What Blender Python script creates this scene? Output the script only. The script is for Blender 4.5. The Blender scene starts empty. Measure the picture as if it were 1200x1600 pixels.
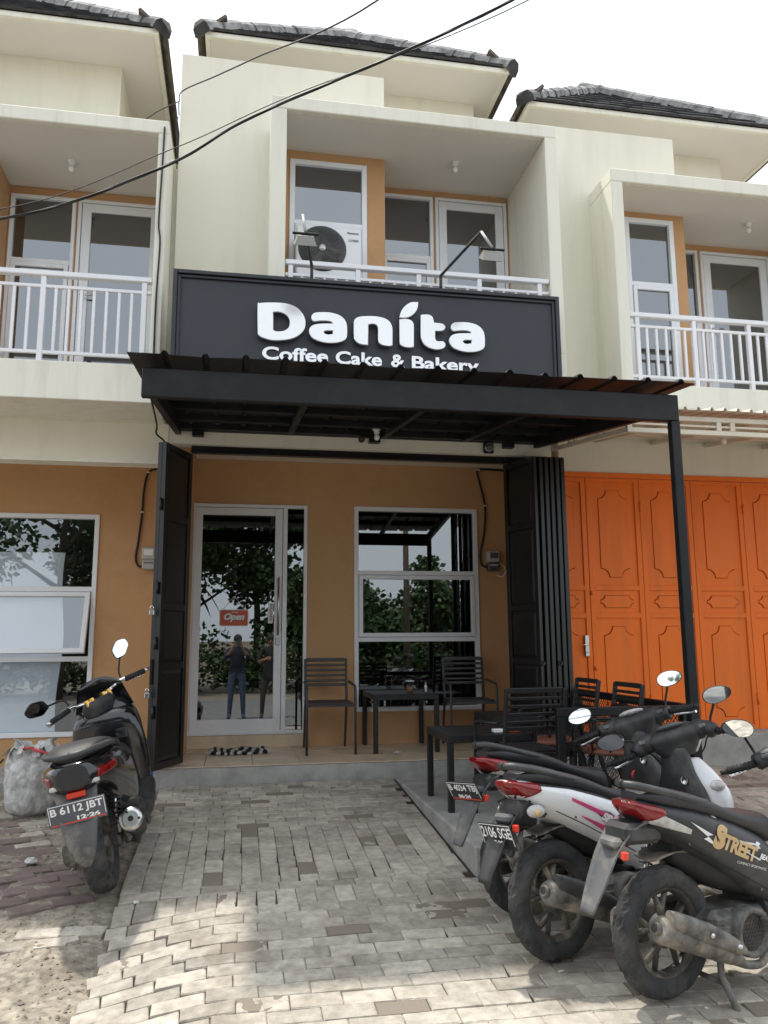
import bpy, bmesh, math, random
from mathutils import Vector, Matrix, Euler
random.seed(7)
R = math.radians
scene = bpy.context.scene

# ---------------------------------------------------------------- camera
CAM_H = 1.55
yaw, pit, roll = R(10.27), R(9.26), R(-0.37)
fw = Vector((math.sin(yaw)*math.cos(pit), math.cos(yaw)*math.cos(pit), math.sin(pit)))
rt = Vector((math.cos(yaw), -math.sin(yaw), 0)); up = rt.cross(fw)
rr = rt*math.cos(roll) + up*math.sin(roll); uu = up*math.cos(roll) - rt*math.sin(roll)
cam_d = bpy.data.cameras.new('camera'); cam = bpy.data.objects.new('camera', cam_d)
scene.collection.objects.link(cam)
mw = Matrix((( rr.x, uu.x, -fw.x, 0), (rr.y, uu.y, -fw.y, 0), (rr.z, uu.z, -fw.z, CAM_H), (0, 0, 0, 1)))
cam.matrix_world = mw
cam_d.sensor_fit = 'VERTICAL'; cam_d.sensor_height = 24.0; cam_d.lens = 1243/1600*24
cam_d.clip_start = 0.05; cam_d.clip_end = 3000
scene.camera = cam
def project(p):                     # used only to rank pavers by how large they show
    v = Vector(p) - Vector((0, 0, CAM_H)); d = v.dot(fw)
    return (600 + 1243*v.dot(rr)/d, 800 - 1243*v.dot(uu)/d, d)

# ---------------------------------------------------------------- sky and sun
SUN = Vector((-0.24, 0.357, 1.0)).normalized()
sun_el = math.asin(SUN.z); sun_az = math.atan2(SUN.x, SUN.y)
w = bpy.data.worlds.new('World'); scene.world = w; w.use_nodes = True
nt = w.node_tree; nt.nodes.clear()
out = nt.nodes.new('ShaderNodeOutputWorld'); bg = nt.nodes.new('ShaderNodeBackground')
sky = nt.nodes.new('ShaderNodeTexSky'); sky.sky_type = 'NISHITA'; sky.sun_disc = False
sky.sun_elevation = sun_el; sky.sun_rotation = sun_az
sky.air_density = 1.0; sky.dust_density = 6.0; sky.ozone_density = 1.0
tc = nt.nodes.new('ShaderNodeTexCoord'); mp = nt.nodes.new('ShaderNodeMapping')
mp.inputs['Scale'].default_value = (1.0, 1.0, 2.2)
ns = nt.nodes.new('ShaderNodeTexNoise'); ns.inputs['Scale'].default_value = 1.6
ns.inputs['Detail'].default_value = 5; ns.inputs['Roughness'].default_value = .55
rp = nt.nodes.new('ShaderNodeValToRGB')
rp.color_ramp.elements[0].position = .38; rp.color_ramp.elements[0].color = (.80, .80, .80, 1)
rp.color_ramp.elements[1].position = .62; rp.color_ramp.elements[1].color = (.97, .97, .97, 1)
mx = nt.nodes.new('ShaderNodeMix'); mx.data_type = 'RGBA'
mx.inputs['B'].default_value = (4.45, 4.75, 5.05, 1)      # thin bright cloud veil
nt.links.new(tc.outputs['Generated'], mp.inputs['Vector']); nt.links.new(mp.outputs[0], ns.inputs['Vector'])
nt.links.new(ns.outputs['Fac'], rp.inputs['Fac']); nt.links.new(rp.outputs['Color'], mx.inputs['Factor'])
nt.links.new(sky.outputs[0], mx.inputs['A']); nt.links.new(mx.outputs['Result'], bg.inputs['Color'])
bg.inputs['Strength'].default_value = 0.15
nt.links.new(bg.outputs[0], out.inputs[0])
sl = bpy.data.lights.new('sun', 'SUN'); so = bpy.data.objects.new('sun', sl); scene.collection.objects.link(so)
sl.energy = 2.0; sl.angle = R(2.0); sl.color = (1.0, .95, .87)
so.rotation_euler = SUN.to_track_quat('Z', 'Y').to_euler(); so.location = (0, 0, 30)
vs = scene.view_settings
scene.display_settings.display_device = 'sRGB'
vs.view_transform = 'Standard'; vs.look = 'None'; vs.exposure = 1.05; vs.gamma = 1.0; vs.use_curve_mapping = False

scene.render.engine = 'CYCLES'
scene.cycles.max_bounces = 7; scene.cycles.diffuse_bounces = 4; scene.cycles.glossy_bounces = 4; scene.cycles.transparent_max_bounces = 12

# ---------------------------------------------------------------- materials
def S(r, g, b):                     # sRGB 0-255 -> linear
    f = lambda c: ((c/255+.055)/1.055)**2.4 if c > 10 else c/255/12.92
    return (f(r), f(g), f(b), 1)
MAT = {}
def mat(name, col, rough=.6, metal=0, var=.12, vscale=3.0, col2=None, bump=0, bscale=60, dirt=None, dirt_amt=.4,
        dirt_scale=2.5, rnd=0, spec=.5, coat=0, streak=False, detail=3, wet=0):
    m = bpy.data.materials.new(name); m.use_nodes = True; n = m.node_tree.nodes; l = m.node_tree.links
    b = n['Principled BSDF']; b.inputs['Roughness'].default_value = rough; b.inputs['Metallic'].default_value = metal
    b.inputs['Specular IOR Level'].default_value = spec; b.inputs['Coat Weight'].default_value = coat
    g = n.new('ShaderNodeNewGeometry')
    mpn = n.new('ShaderNodeMapping'); l.new(g.outputs['Position'], mpn.inputs['Vector'])
    if streak: mpn.inputs['Scale'].default_value = (1, 1, .12)
    nz = n.new('ShaderNodeTexNoise'); nz.inputs['Scale'].default_value = vscale; nz.inputs['Detail'].default_value = detail
    nz.inputs['Roughness'].default_value = .6
    l.new(mpn.outputs[0], nz.inputs['Vector'])
    c2 = col2 or tuple(c*(1-var*2) for c in col[:3])+(1,)
    c1 = col if col2 else tuple(min(1, c*(1+var*.5)) for c in col[:3])+(1,)
    cr = n.new('ShaderNodeValToRGB'); cr.color_ramp.elements[0].position = .3; cr.color_ramp.elements[1].position = .7
    cr.color_ramp.elements[0].color = c2; cr.color_ramp.elements[1].color = c1
    l.new(nz.outputs['Fac'], cr.inputs['Fac']); last = cr.outputs['Color']
    if dirt:
        nd = n.new('ShaderNodeTexNoise'); nd.inputs['Scale'].default_value = dirt_scale; nd.inputs['Detail'].default_value = 4
        nd.inputs['Roughness'].default_value = .7; l.new(mpn.outputs[0], nd.inputs['Vector'])
        dr = n.new('ShaderNodeValToRGB'); dr.color_ramp.elements[0].position = .48; dr.color_ramp.elements[1].position = .68
        dr.color_ramp.elements[0].color = (0, 0, 0, 1); dr.color_ramp.elements[1].color = (dirt_amt,)*3+(1,)
        l.new(nd.outputs['Fac'], dr.inputs['Fac'])
        mxx = n.new('ShaderNodeMix'); mxx.data_type = 'RGBA'; mxx.inputs['B'].default_value = dirt
        l.new(dr.outputs['Color'], mxx.inputs['Factor']); l.new(last, mxx.inputs['A']); last = mxx.outputs['Result']
        ma = n.new('ShaderNodeMath'); ma.operation = 'MULTIPLY_ADD'; ma.inputs[1].default_value = .35; ma.inputs[2].default_value = rough
        ma.use_clamp = True
        l.new(dr.outputs['Color'], ma.inputs[0]); l.new(ma.outputs[0], b.inputs['Roughness'])
    if rnd:
        oi = n.new('ShaderNodeObjectInfo'); ad = n.new('ShaderNodeMath'); ad.operation = 'ADD'
        l.new(oi.outputs['Random'], ad.inputs[0]); l.new(g.outputs['Random Per Island'], ad.inputs[1])
        fr = n.new('ShaderNodeMath'); fr.operation = 'FRACT'; l.new(ad.outputs[0], fr.inputs[0])
        mr = n.new('ShaderNodeMapRange'); mr.inputs['To Min'].default_value = 1-rnd; mr.inputs['To Max'].default_value = 1+rnd*.55
        l.new(fr.outputs[0], mr.inputs['Value'])
        vm = n.new('ShaderNodeVectorMath'); vm.operation = 'SCALE'; l.new(last, vm.inputs[0]); l.new(mr.outputs[0], vm.inputs['Scale'])
        last = vm.outputs[0]
        if wet:                                   # a few soaked, oil-dark blocks
            wn = n.new('ShaderNodeTexNoise'); wn.inputs['Scale'].default_value = 9; wn.inputs['Detail'].default_value = 2; l.new(g.outputs['Position'], wn.inputs['Vector'])
            sm = n.new('ShaderNodeMath'); sm.operation = 'MULTIPLY_ADD'; sm.inputs[1].default_value = .10; l.new(wn.outputs['Fac'], sm.inputs[0]); l.new(fr.outputs[0], sm.inputs[2])
            gt = n.new('ShaderNodeMath'); gt.operation = 'GREATER_THAN'; gt.inputs[1].default_value = 1.05-wet; l.new(sm.outputs[0], gt.inputs[0])
            mw_ = n.new('ShaderNodeMix'); mw_.data_type = 'RGBA'; mw_.inputs['B'].default_value = (.23, .195, .155, 1); l.new(gt.outputs[0], mw_.inputs['Factor']); l.new(last, mw_.inputs['A']); last = mw_.outputs['Result']
    l.new(last, b.inputs['Base Color'])
    if bump:
        nb = n.new('ShaderNodeTexNoise'); nb.inputs['Scale'].default_value = bscale; nb.inputs["Detail"].default_value = 2
        l.new(g.outputs['Position'], nb.inputs['Vector'])
        bp = n.new('ShaderNodeBump'); bp.inputs['Strength'].default_value = bump; bp.inputs['Distance'].default_value = .01
        l.new(nb.outputs['Fac'], bp.inputs['Height']); l.new(bp.outputs[0], b.inputs['Normal'])
    MAT[name] = m
    return m
def glass(name, tint, refl, rcol=(.9, .93, .95, 1)):
    m = bpy.data.materials.new(name); m.use_nodes = True; n = m.node_tree.nodes; l = m.node_tree.links
    n.remove(n['Principled BSDF'])
    tr = n.new('ShaderNodeBsdfTransparent'); tr.inputs[0].default_value = tint
    gl = n.new('ShaderNodeBsdfGlossy'); gl.inputs['Roughness'].default_value = 0.004; gl.inputs['Color'].default_value = rcol
    lwf = n.new('ShaderNodeLayerWeight'); lw = n.new('ShaderNodeMath'); lw.operation = 'POWER'; lw.inputs[1].default_value = 5; l.new(lwf.outputs['Facing'], lw.inputs[0])
    mr = n.new('ShaderNodeMapRange'); mr.inputs['From Min'].default_value = 0; mr.inputs['From Max'].default_value = 1
    mr.inputs['To Min'].default_value = refl; mr.inputs['To Max'].default_value = 1
    l.new(lw.outputs[0], mr.inputs['Value'])
    ms = n.new('ShaderNodeMixShader'); l.new(mr.outputs[0], ms.inputs[0]); l.new(tr.outputs[0], ms.inputs[1]); l.new(gl.outputs[0], ms.inputs[2])
    l.new(ms.outputs[0], n['Material Output'].inputs[0]); MAT[name] = m
    return m
mat('cream', (.80, .765, .65, 1), .85, var=.03, vscale=.8, dirt=(.50, .47, .385, 1), dirt_amt=.16, dirt_scale=5, streak=True)
mat('cream_trim', (.82, .795, .69, 1), .85, var=.03, vscale=1.2, dirt=(.42, .39, .33, 1), dirt_amt=.22, dirt_scale=7, streak=True)
mat('ceiling', (.74, .71, .66, 1), .9, var=.02, vscale=1)
mat('brown', (.58, .335, .165, 1), .8, var=.05, vscale=1.0, dirt=(.44, .26, .13, 1), dirt_amt=.45, dirt_scale=2)
mat('alu', (.84, .86, .89, 1), .38, var=.03, spec=.5)
mat('whitemetal', (.83, .83, .86, 1), .4, var=.03)
mat('blackmetal', (.008, .0085, .0105, 1), .5, spec=.35, var=.2, dirt=(.08, .075, .07, 1), dirt_amt=.12, dirt_scale=5)
mat('blackgate', (.007, .007, .008, 1), .32, var=.2, dirt=(.05, .045, .04, 1), dirt_amt=.12, dirt_scale=6)
mat('sheetmetal', (.009, .009, .011, 1), .5, var=.3, dirt=(.04, .04, .04, 1), dirt_amt=.2)
mat('signface', (.036, .039, .049, 1), .55, var=.05, vscale=1.2, dirt=(.07, .07, .075, 1), dirt_amt=.3)
mat('signframe', (.022, .024, .030, 1), .4, var=.08)
mat('chrome', (.93, .93, .95, 1), .10, 1.0, var=.01)
mat('steel', (.62, .62, .62, 1), .28, 1.0, var=.06)
mat('letterwhite', (.93, .93, .94, 1), .18, .35, var=.01)
mat('whiteprint', (.82, .82, .82, 1), .4, var=.02)
mat('orange', (.93, .19, .015, 1), .42, spec=.3, var=.05, vscale=1.5, dirt=(.62, .17, .05, 1), dirt_amt=.5, dirt_scale=5, streak=True)
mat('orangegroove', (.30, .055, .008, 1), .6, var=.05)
mat('rooftile', (.055, .055, .058, 1), .8, var=.35, vscale=6, bump=.3)
mat('ridgecap', (.36, .355, .345, 1), .9, var=.3, vscale=9, bump=.4, bscale=40, dirt=(.07, .07, .07, 1), dirt_amt=.6)
mat('tileunder', (.17, .14, .11, 1), .9, var=.3, vscale=8)
mat('concrete', (.40, .39, .365, 1), .9, var=.18, vscale=5, bump=.35, bscale=50, dirt=(.42, .41, .38, 1), dirt_amt=.55, dirt_scale=7, streak=False)
mat('paver', (.53, .480, .405, 1), .9, var=.16, vscale=18, bump=.5, bscale=120, dirt=(.22, .185, .145, 1), dirt_amt=.6, dirt_scale=3.0, rnd=.26, wet=.055)
mat('purplepaver', (.25, .19, .175, 1), .9, var=.16, vscale=12, bump=.4, bscale=100, dirt=(.17, .15, .12, 1), dirt_amt=.65, dirt_scale=5, rnd=.2)
mat('soil', (.36, .315, .25, 1), .95, var=.3, vscale=22, bump=.7, bscale=45, dirt=(.17, .14, .105, 1), dirt_amt=.75, dirt_scale=2)
mat('joint', (.06, .05, .038, 1), .95, var=.3, vscale=20, bump=.5)
mat('asphalt', (.24, .235, .225, 1), .9, var=.2, vscale=8, bump=.4, bscale=120)
mat('grasswild', (.09, .13, .035, 1), .9, var=.4, vscale=2)
mat('floortile', (.72, .58, .42, 1), .35, var=.06, vscale=3, dirt=(.34, .27, .18, 1), dirt_amt=.4, dirt_scale=4)
mat('grout', (.2, .16, .12, 1), .9)
mat('tyre', (.050, .051, .053, 1), .85, var=.25, vscale=12, bump=.3, bscale=80, dirt=(.13, .12, .105, 1), dirt_amt=.5, dirt_scale=9)
mat('rim', (.11, .10, .088, 1), .5, .3, var=.25, dirt=(.36, .31, .24, 1), dirt_amt=.85, dirt_scale=7)
mat('engine', (.17, .163, .15, 1), .6, .25, var=.35, vscale=14, dirt=(.38, .33, .26, 1), dirt_amt=.8, dirt_scale=8, bump=.2)
mat('darkplastic', (.030, .030, .032, 1), .5, var=.15, dirt=(.16, .15, .13, 1), dirt_amt=.35, dirt_scale=6)
mat('greyplastic', (.115, .115, .118, 1), .62, var=.15, dirt=(.34, .31, .26, 1), dirt_amt=.6, dirt_scale=7, bump=.1)
mat('blackpaint', (.012, .012, .014, 1), .14, var=.1, coat=.6, dirt=(.10, .09, .08, 1), dirt_amt=.10, dirt_scale=6)
mat('mattegrey', (.035, .037, .040, 1), .4, var=.1, dirt=(.15, .145, .135, 1), dirt_amt=.3, dirt_scale=5)
mat('whitepaint', (.80, .81, .82, 1), .18, var=.02, coat=.5, dirt=(.45, .41, .35, 1), dirt_amt=.2, dirt_scale=7)
mat('seatvinyl', (.028, .028, .031, 1), .42, var=.1, bump=.25, bscale=320)
mat('redlens', (.24, .008, .010, 1), .12, var=.2, vscale=20, coat=.6)
mat('brightred', (.75, .06, .03, 1), .3, var=.05)
mat('clearlens', (.58, .57, .55, 1), .1, var=.2, vscale=30, coat=.5)
mat('plateblack', (.018, .019, .023, 1), .4, var=.1)
mat('plategrey', (.085, .095, .115, 1), .4, var=.08)
mat('gold', (.75, .45, .10, 1), .3, .9, var=.05)
mat('tan', (.62, .43, .21, 1), .4, var=.1)
mat('pink', (.62, .07, .20, 1), .4, var=.03)
mat('mirrorglass', (.85, .88, .9, 1), .02, 1.0, var=.01)
mat('rubber', (.018, .018, .018, 1), .7, var=.2)
mat('furn', (.010, .010, .011, 1), .45, var=.15, dirt=(.05, .045, .04, 1), dirt_amt=.15, dirt_scale=8)
mat('furngrey', (.05, .047, .048, 1), .45, var=.12, dirt=(.12, .11, .1, 1), dirt_amt=.2)
mat('rust', (.22, .085, .05, 1), .6, var=.2)
mat('openred', (.60, .115, .06, 1), .5, var=.03)
mat('paper', (.78, .82, .88, 1), .8, var=.04, vscale=2)
mat('acwhite', (.78, .79, .80, 1), .4, var=.02)
mat('lampbody', (.5, .5, .48, 1), .35, .6, var=.05)
mat('bulb', (.88, .88, .85, 1), .2, var=.01)
mat('sackplastic', (.64, .63, .61, 1), .45, var=.22, vscale=16, bump=.8, bscale=28, dirt=(.20, .19, .17, 1), dirt_amt=.6, dirt_scale=9)
mat('ribbon', (.60, .05, .06, 1), .5)
mat('blueplastic', (.05, .16, .42, 1), .4)
mat('rugblack', (.02, .02, .022, 1), .95, bump=.6, bscale=150)
mat('rugwhite', (.62, .60, .55, 1), .95, bump=.6, bscale=150)
mat('meter', (.46, .47, .46, 1), .6, var=.06, spec=.2)
mat('meterdark', (.09, .10, .10, 1), .3)
mat('cable', (.014, .014, .015, 1), .6, var=.1)
mat('creammetal', (.72, .66, .54, 1), .5, var=.05, dirt=(.4, .33, .25, 1), dirt_amt=.25)
mat('creamsheet', (.78, .72, .60, 1), .5, var=.05)
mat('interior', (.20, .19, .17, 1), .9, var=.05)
mat('shelfdark', (.03, .028, .026, 1), .5, var=.1)
mat('boxgreen', (.20, .28, .20, 1), .6); mat('boxcream', (.55, .48, .33, 1), .6); mat('boxgrey', (.32, .34, .35, 1), .6)
mat('tea', (.62, .33, .18, 1), .3); mat('leaf', (.060, .105, .030, 1), .55, var=.3, vscale=5, col2=(.03, .065, .018, 1), rnd=.35)
mat('bananaleaf', (.085, .15, .035, 1), .45, var=.25, vscale=3, rnd=.3)
mat('bark', (.12, .095, .07, 1), .9, var=.3, vscale=10, bump=.5, bscale=30)
mat('skin', (.36, .20, .13, 1), .55); mat('hair', (.015, .013, .012, 1), .6)
mat('denim', (.055, .085, .14, 1), .85, var=.15, vscale=15); mat('navy', (.02, .026, .045, 1), .8)
mat('greytrouser', (.055, .052, .048, 1), .85); mat('blackshirt', (.025, .025, .028, 1), .8); mat('lightblue', (.32, .42, .55, 1), .8)
mat('zinc', (.42, .42, .42, 1), .5, .3, var=.15); mat('plaster', (.52, .46, .37, 1), .9, var=.1, dirt=(.3, .27, .22, 1), dirt_amt=.4)
mat('wood', (.22, .13, .07, 1), .7, var=.3, vscale=9)
mat('tissue', (.8, .8, .78, 1), .9); mat('yellowleaf', (.55, .42, .07, 1), .7)
glass('glass_shop', (.42, .45, .45, 1), .22)
glass('glass_up', (.14, .14, .13, 1), .25, (.86, .89, .93, 1))
glass('glass_left', (.93, .95, .96, 1), .13)
glass('glass_clear', (.93, .95, .95, 1), .05)

# ---------------------------------------------------------------- mesh helpers
COL = scene.collection
class MB:
    def __init__(s): s.v = []; s.f = []; s.m = []; s.sm = []
    def add(s, vs, fs, mi=0, smooth=False):
        o = len(s.v); s.v += [tuple(v) for v in vs]
        for f in fs: s.f.append(tuple(i+o for i in f)); s.m.append(mi); s.sm.append(smooth)
        return s
    def box(s, x0, x1, y0, y1, z0, z1, mi=0):
        v = [(x0,y0,z0),(x1,y0,z0),(x1,y1,z0),(x0,y1,z0),(x0,y0,z1),(x1,y0,z1),(x1,y1,z1),(x0,y1,z1)]
        return s.add(v, [(0,3,2,1),(4,5,6,7),(0,1,5,4),(1,2,6,5),(2,3,7,6),(3,0,4,7)], mi)
    def cbox(s, x0, x1, y0, y1, z0, z1, c=.004, mi=0, M=None):    # chamfered box
        c = min(c, (x1-x0)*.45, (y1-y0)*.45, (z1-z0)*.45)
        v = []; idx = {}
        for sx in (0, 1):
            for sy in (0, 1):
                for sz in (0, 1):
                    P = [(x0, x1)[sx], (y0, y1)[sy], (z0, z1)[sz]]; d = [c*(1-2*sx), c*(1-2*sy), c*(1-2*sz)]
                    for a in range(3):
                        q = [P[k]+(0 if k == a else d[k]) for k in range(3)]
                        idx[(sx, sy, sz, a)] = len(v); v.append(Vector(q))
        if M is not None: v = [M @ p for p in v]
        f = []
        for a in range(3):
            b, c2 = (a+1) % 3, (a+2) % 3
            for sa in (0, 1):
                ring = []
                for (sb, sc) in ((0, 0), (1, 0), (1, 1), (0, 1)):
                    k = [0, 0, 0]; k[a] = sa; k[b] = sb; k[c2] = sc; ring.append(idx[(*k, a)])
                f.append(tuple(ring) if sa else tuple(ring[::-1]))
        for a in range(3):                        # edges along axis a
            b, c2 = (a+1) % 3, (a+2) % 3
            for sb in (0, 1):
                for sc in (0, 1):
                    k0 = [0]*3; k1 = [0]*3; k0[a] = 0; k1[a] = 1
                    for k in (k0, k1): k[b] = sb; k[c2] = sc
                    q = (idx[(*k0, b)], idx[(*k1, b)], idx[(*k1, c2)], idx[(*k0, c2)])
                    f.append(q if (sb == sc) == False else q[::-1])
        for sx in (0, 1):
            for sy in (0, 1):
                for sz in (0, 1):
                    t = (idx[(sx, sy, sz, 0)], idx[(sx, sy, sz, 1)], idx[(sx, sy, sz, 2)])
                    f.append(t if (sx+sy+sz) % 2 else t[::-1])
        return s.add(v, f, mi)
    def bar(s, a, b, wx, wy=None, upv=(0, 0, 1), mi=0, c=.003):     # chamfered bar from a to b
        a = Vector(a); b = Vector(b); wy = wy or wx; d = b-a; L = d.length; d.normalize()
        u = Vector(upv); 
        if abs(d.dot(u)) > .98: u = Vector((0, 1, 0))
        sd = d.cross(u).normalized(); u = sd.cross(d)
        M = Matrix(((sd.x, d.x, u.x, a.x), (sd.y, d.y, u.y, a.y), (sd.z, d.z, u.z, a.z), (0, 0, 0, 1)))
        return s.cbox(-wx/2, wx/2, 0, L, -wy/2, wy/2, c, mi, M)
    def tube(s, pts, r, n=8, mi=0, caps=True, closed=False):
        pts = [Vector(p) for p in pts]; N = len(pts); rs = r if isinstance(r, (list, tuple)) else [r]*N
        vs = []; prev = None
        for i, p in enumerate(pts):
            if closed: t = (pts[(i+1) % N]-pts[i-1])
            else: t = (pts[min(i+1, N-1)]-pts[max(i-1, 0)])
            t.normalize()
            if prev is None:
                a = Vector((0, 0, 1)) if abs(t.z) < .9 else Vector((1, 0, 0)); u = t.cross(a).normalized()
            else:
                u = prev - t*prev.dot(t); u.normalize()
            prev = u; w_ = t.cross(u)
            for k in range(n):
                an = 2*math.pi*k/n; vs.append(p+(u*math.cos(an)+w_*math.sin(an))*rs[i])
        fs = []
        for i in range(N if closed else N-1):
            for k in range(n):
                j = (i+1) % N; fs.append((i*n+k, i*n+(k+1) % n, j*n+(k+1) % n, j*n+k))
        s.add(vs, fs, mi, True)
        if caps and not closed:
            o = len(s.v)-len(vs)
            s.f.append(tuple(o+k for k in range(n))[::-1]); s.m.append(mi); s.sm.append(False)
            s.f.append(tuple(o+(N-1)*n+k for k in range(n))); s.m.append(mi); s.sm.append(False)
        return s
    def lathe(s, prof, c, axis='y', n=32, mi=0, M=None, closed=False, smooth=True):  # prof [(r, h)]
        vs = []
        for (r, h) in prof:
            for k in range(n):
                a = 2*math.pi*k/n; ca, sa = r*math.cos(a), r*math.sin(a)
                p = {'y': (ca, h, sa), 'z': (ca, sa, h), 'x': (h, ca, sa)}[axis]
                p = Vector(p)+Vector(c); vs.append(M @ p if M is not None else p)
        fs = []; P = len(prof)
        for i in range(P if closed else P-1):
            for k in range(n):
                j = (i+1) % P; q = (i*n+k, i*n+(k+1) % n, j*n+(k+1) % n, j*n+k)
                fs.append(q if axis in 'y' else q[::-1] if axis == 'z' else q[::-1])
        return s.add(vs, fs, mi, smooth)
    def prism(s, poly, t0, t1, f, mi=0):        # poly [(u,v)], f(u,v,t)->xyz
        n = len(poly); vs = [f(u, v, t0) for u, v in poly]+[f(u, v, t1) for u, v in poly]
        fs = [tuple(range(n))[::-1], tuple(range(n, 2*n))]+[(i, (i+1) % n, n+(i+1) % n, n+i) for i in range(n)]
        return s.add(vs, fs, mi)
    def ball(s, c, r, n=12, mi=0, sc=(1, 1, 1)):
        pr = []; m_ = n//2
        vs = [Vector(c)+Vector((0, 0, r*sc[2]))]; 
        for i in range(1, m_):
            t = math.pi*i/m_
            for k in range(n):
                a = 2*math.pi*k/n; vs.append(Vector(c)+Vector((r*sc[0]*math.sin(t)*math.cos(a), r*sc[1]*math.sin(t)*math.sin(a), r*sc[2]*math.cos(t))))
        vs.append(Vector(c)-Vector((0, 0, r*sc[2]))); fs = []
        for k in range(n): fs.append((0, 1+k, 1+(k+1) % n)); fs.append((len(vs)-1, 1+(m_-2)*n+(k+1) % n, 1+(m_-2)*n+k))
        for i in range(m_-2):
            for k in range(n): fs.append((1+i*n+k, 1+(i+1)*n+k, 1+(i+1)*n+(k+1) % n, 1+i*n+(k+1) % n))
        return s.add(vs, fs, mi, True)
    def xform(s, M, start=0):
        s.v[start:] = [tuple(M @ Vector(v)) for v in s.v[start:]]; return s
    def mesh(s, name, mats, fixn=True):
        me = bpy.data.meshes.new(name); me.from_pydata(s.v, [], s.f)
        for m_ in (mats if isinstance(mats, (list, tuple)) else [mats]): me.materials.append(MAT[m_])
        me.polygons.foreach_set('material_index', s.m); me.polygons.foreach_set('use_smooth', s.sm)
        if fixn:
            b = bmesh.new(); b.from_mesh(me); bmesh.ops.recalc_face_normals(b, faces=b.faces); b.to_mesh(me); b.free()
        me.update(); return me
    def build(s, name, mats, parent=None, fixn=True):
        o = bpy.data.objects.new(name, s.mesh(name, mats, fixn)); COL.objects.link(o)
        if parent is not None: o.parent = parent
        return o
def empty(name, loc=(0, 0, 0), rot=(0, 0, 0)):
    o = bpy.data.objects.new(name, None); COL.objects.link(o); o.location = loc; o.rotation_euler = rot
    o.empty_display_size = .1; return o
def tag(o, label, cat, group=None):
    o['label'] = label; o['category'] = cat
    if group: o['group'] = group
    return o
def thing(name, label, cat, loc=(0, 0, 0), rot=(0, 0, 0), group=None): return tag(empty(name, loc, rot), label, cat, group)
def struct(o): o['kind'] = 'structure'; return o
def stuff(o): o['kind'] = 'stuff'; return o
def B(name, m, parent, *boxes, c=None):          # a part out of boxes given in world axes
    mb = MB()
    for b in boxes: mb.cbox(*b, c=c) if c else mb.box(*b)
    return mb.build(name, m, parent)
def copy_tree(o, parent=None):
    c = o.copy(); COL.objects.link(c); c.parent = parent
    for ch in o.children: copy_tree(ch, c)
    return c
def inst(name, me, parent, M):
    o = bpy.data.objects.new(name, me); COL.objects.link(o); o.parent = parent; o.matrix_local = M; return o
def text_data(body, size, bold=0, extrude=0, shear=0, spacing=1, align='LEFT', sx=1):
    cu = bpy.data.curves.new('txt', 'FONT'); cu.body = body; cu.size = size; cu.offset = bold; cu.extrude = extrude
    cu.shear = shear; cu.space_character = spacing; cu.align_x = align; cu.resolution_u = 4
    ob = bpy.data.objects.new('txt', cu); COL.objects.link(ob)
    dg = bpy.context.evaluated_depsgraph_get(); me = bpy.data.meshes.new_from_object(ob.evaluated_get(dg))
    bpy.data.objects.remove(ob); bpy.data.curves.remove(cu)
    if sx != 1:
        for v in me.vertices: v.co.x *= sx
    return me
def text(name, body, size, m, parent, M=None, fit=None, fn=None, **k):
    me = text_data(body, size, **k)
    if fit:                                       # fit = (width, height) box with lower-left at the origin
        xs = [v.co.x for v in me.vertices]; ys = [v.co.y for v in me.vertices]
        for v in me.vertices:
            v.co.x = (v.co.x-min(xs))/(max(xs)-min(xs))*fit[0]; v.co.y = (v.co.y-min(ys))/(max(ys)-min(ys))*fit[1]
    if fn:
        for v in me.vertices: v.co = Vector(fn(v.co.x, v.co.y, v.co.z))
    me.materials.clear(); me.materials.append(MAT[m])
    o = bpy.data.objects.new(name, me); COL.objects.link(o); o.parent = parent
    if M is not None: o.matrix_local = M
    return o
FACE = Matrix(((1, 0, 0, 0), (0, 0, -1, 0), (0, 1, 0, 0), (0, 0, 0, 1)))     # text plane -> facing -Y
def curve_shape(name, loops, depth, bevel, m, parent, fn):
    """filled 2D outline (first loop outer, the others holes) extruded by depth, laid out by fn(u,v,t)"""
    cu = bpy.data.curves.new(name, 'CURVE'); cu.dimensions = '2D'; cu.fill_mode = 'BOTH'; cu.extrude = depth/2-bevel; cu.bevel_depth = bevel
    cu.bevel_resolution = 1
    for lp in loops:
        sp = cu.splines.new('POLY'); sp.points.add(len(lp)-1); sp.use_cyclic_u = True
        for p, (u, v) in zip(sp.points, lp): p.co = (u, v, 0, 1)
    ob = bpy.data.objects.new('tmp', cu); COL.objects.link(ob)
    dg = bpy.context.evaluated_depsgraph_get(); me = bpy.data.meshes.new_from_object(ob.evaluated_get(dg))
    bpy.data.objects.remove(ob); bpy.data.curves.remove(cu)
    for v in me.vertices: v.co = Vector(fn(v.co.x, v.co.y, v.co.z))
    me.materials.clear(); me.materials.append(MAT[m]); me.name = name
    o = bpy.data.objects.new(name, me); COL.objects.link(o); o.parent = parent; return o
def fillet(pts, seg=6):                           # pts [(x,y,r)] -> rounded polygon
    outp = []; n = len(pts)
    for i in range(n):
        p0 = Vector(pts[i-1][:2]); p = Vector(pts[i][:2]); p1 = Vector(pts[(i+1) % n][:2]); r = pts[i][2]
        if r <= 0: outp.append(tuple(p)); continue
        a = (p0-p); b = (p1-p); r = min(r, a.length*.49, b.length*.49); a = p+a.normalized()*r; b = p+b.normalized()*r
        for k in range(seg+1):
            t = k/seg; q = a*(1-t)**2+p*2*t*(1-t)+b*t*t; outp.append(tuple(q))
    return outp
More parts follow.
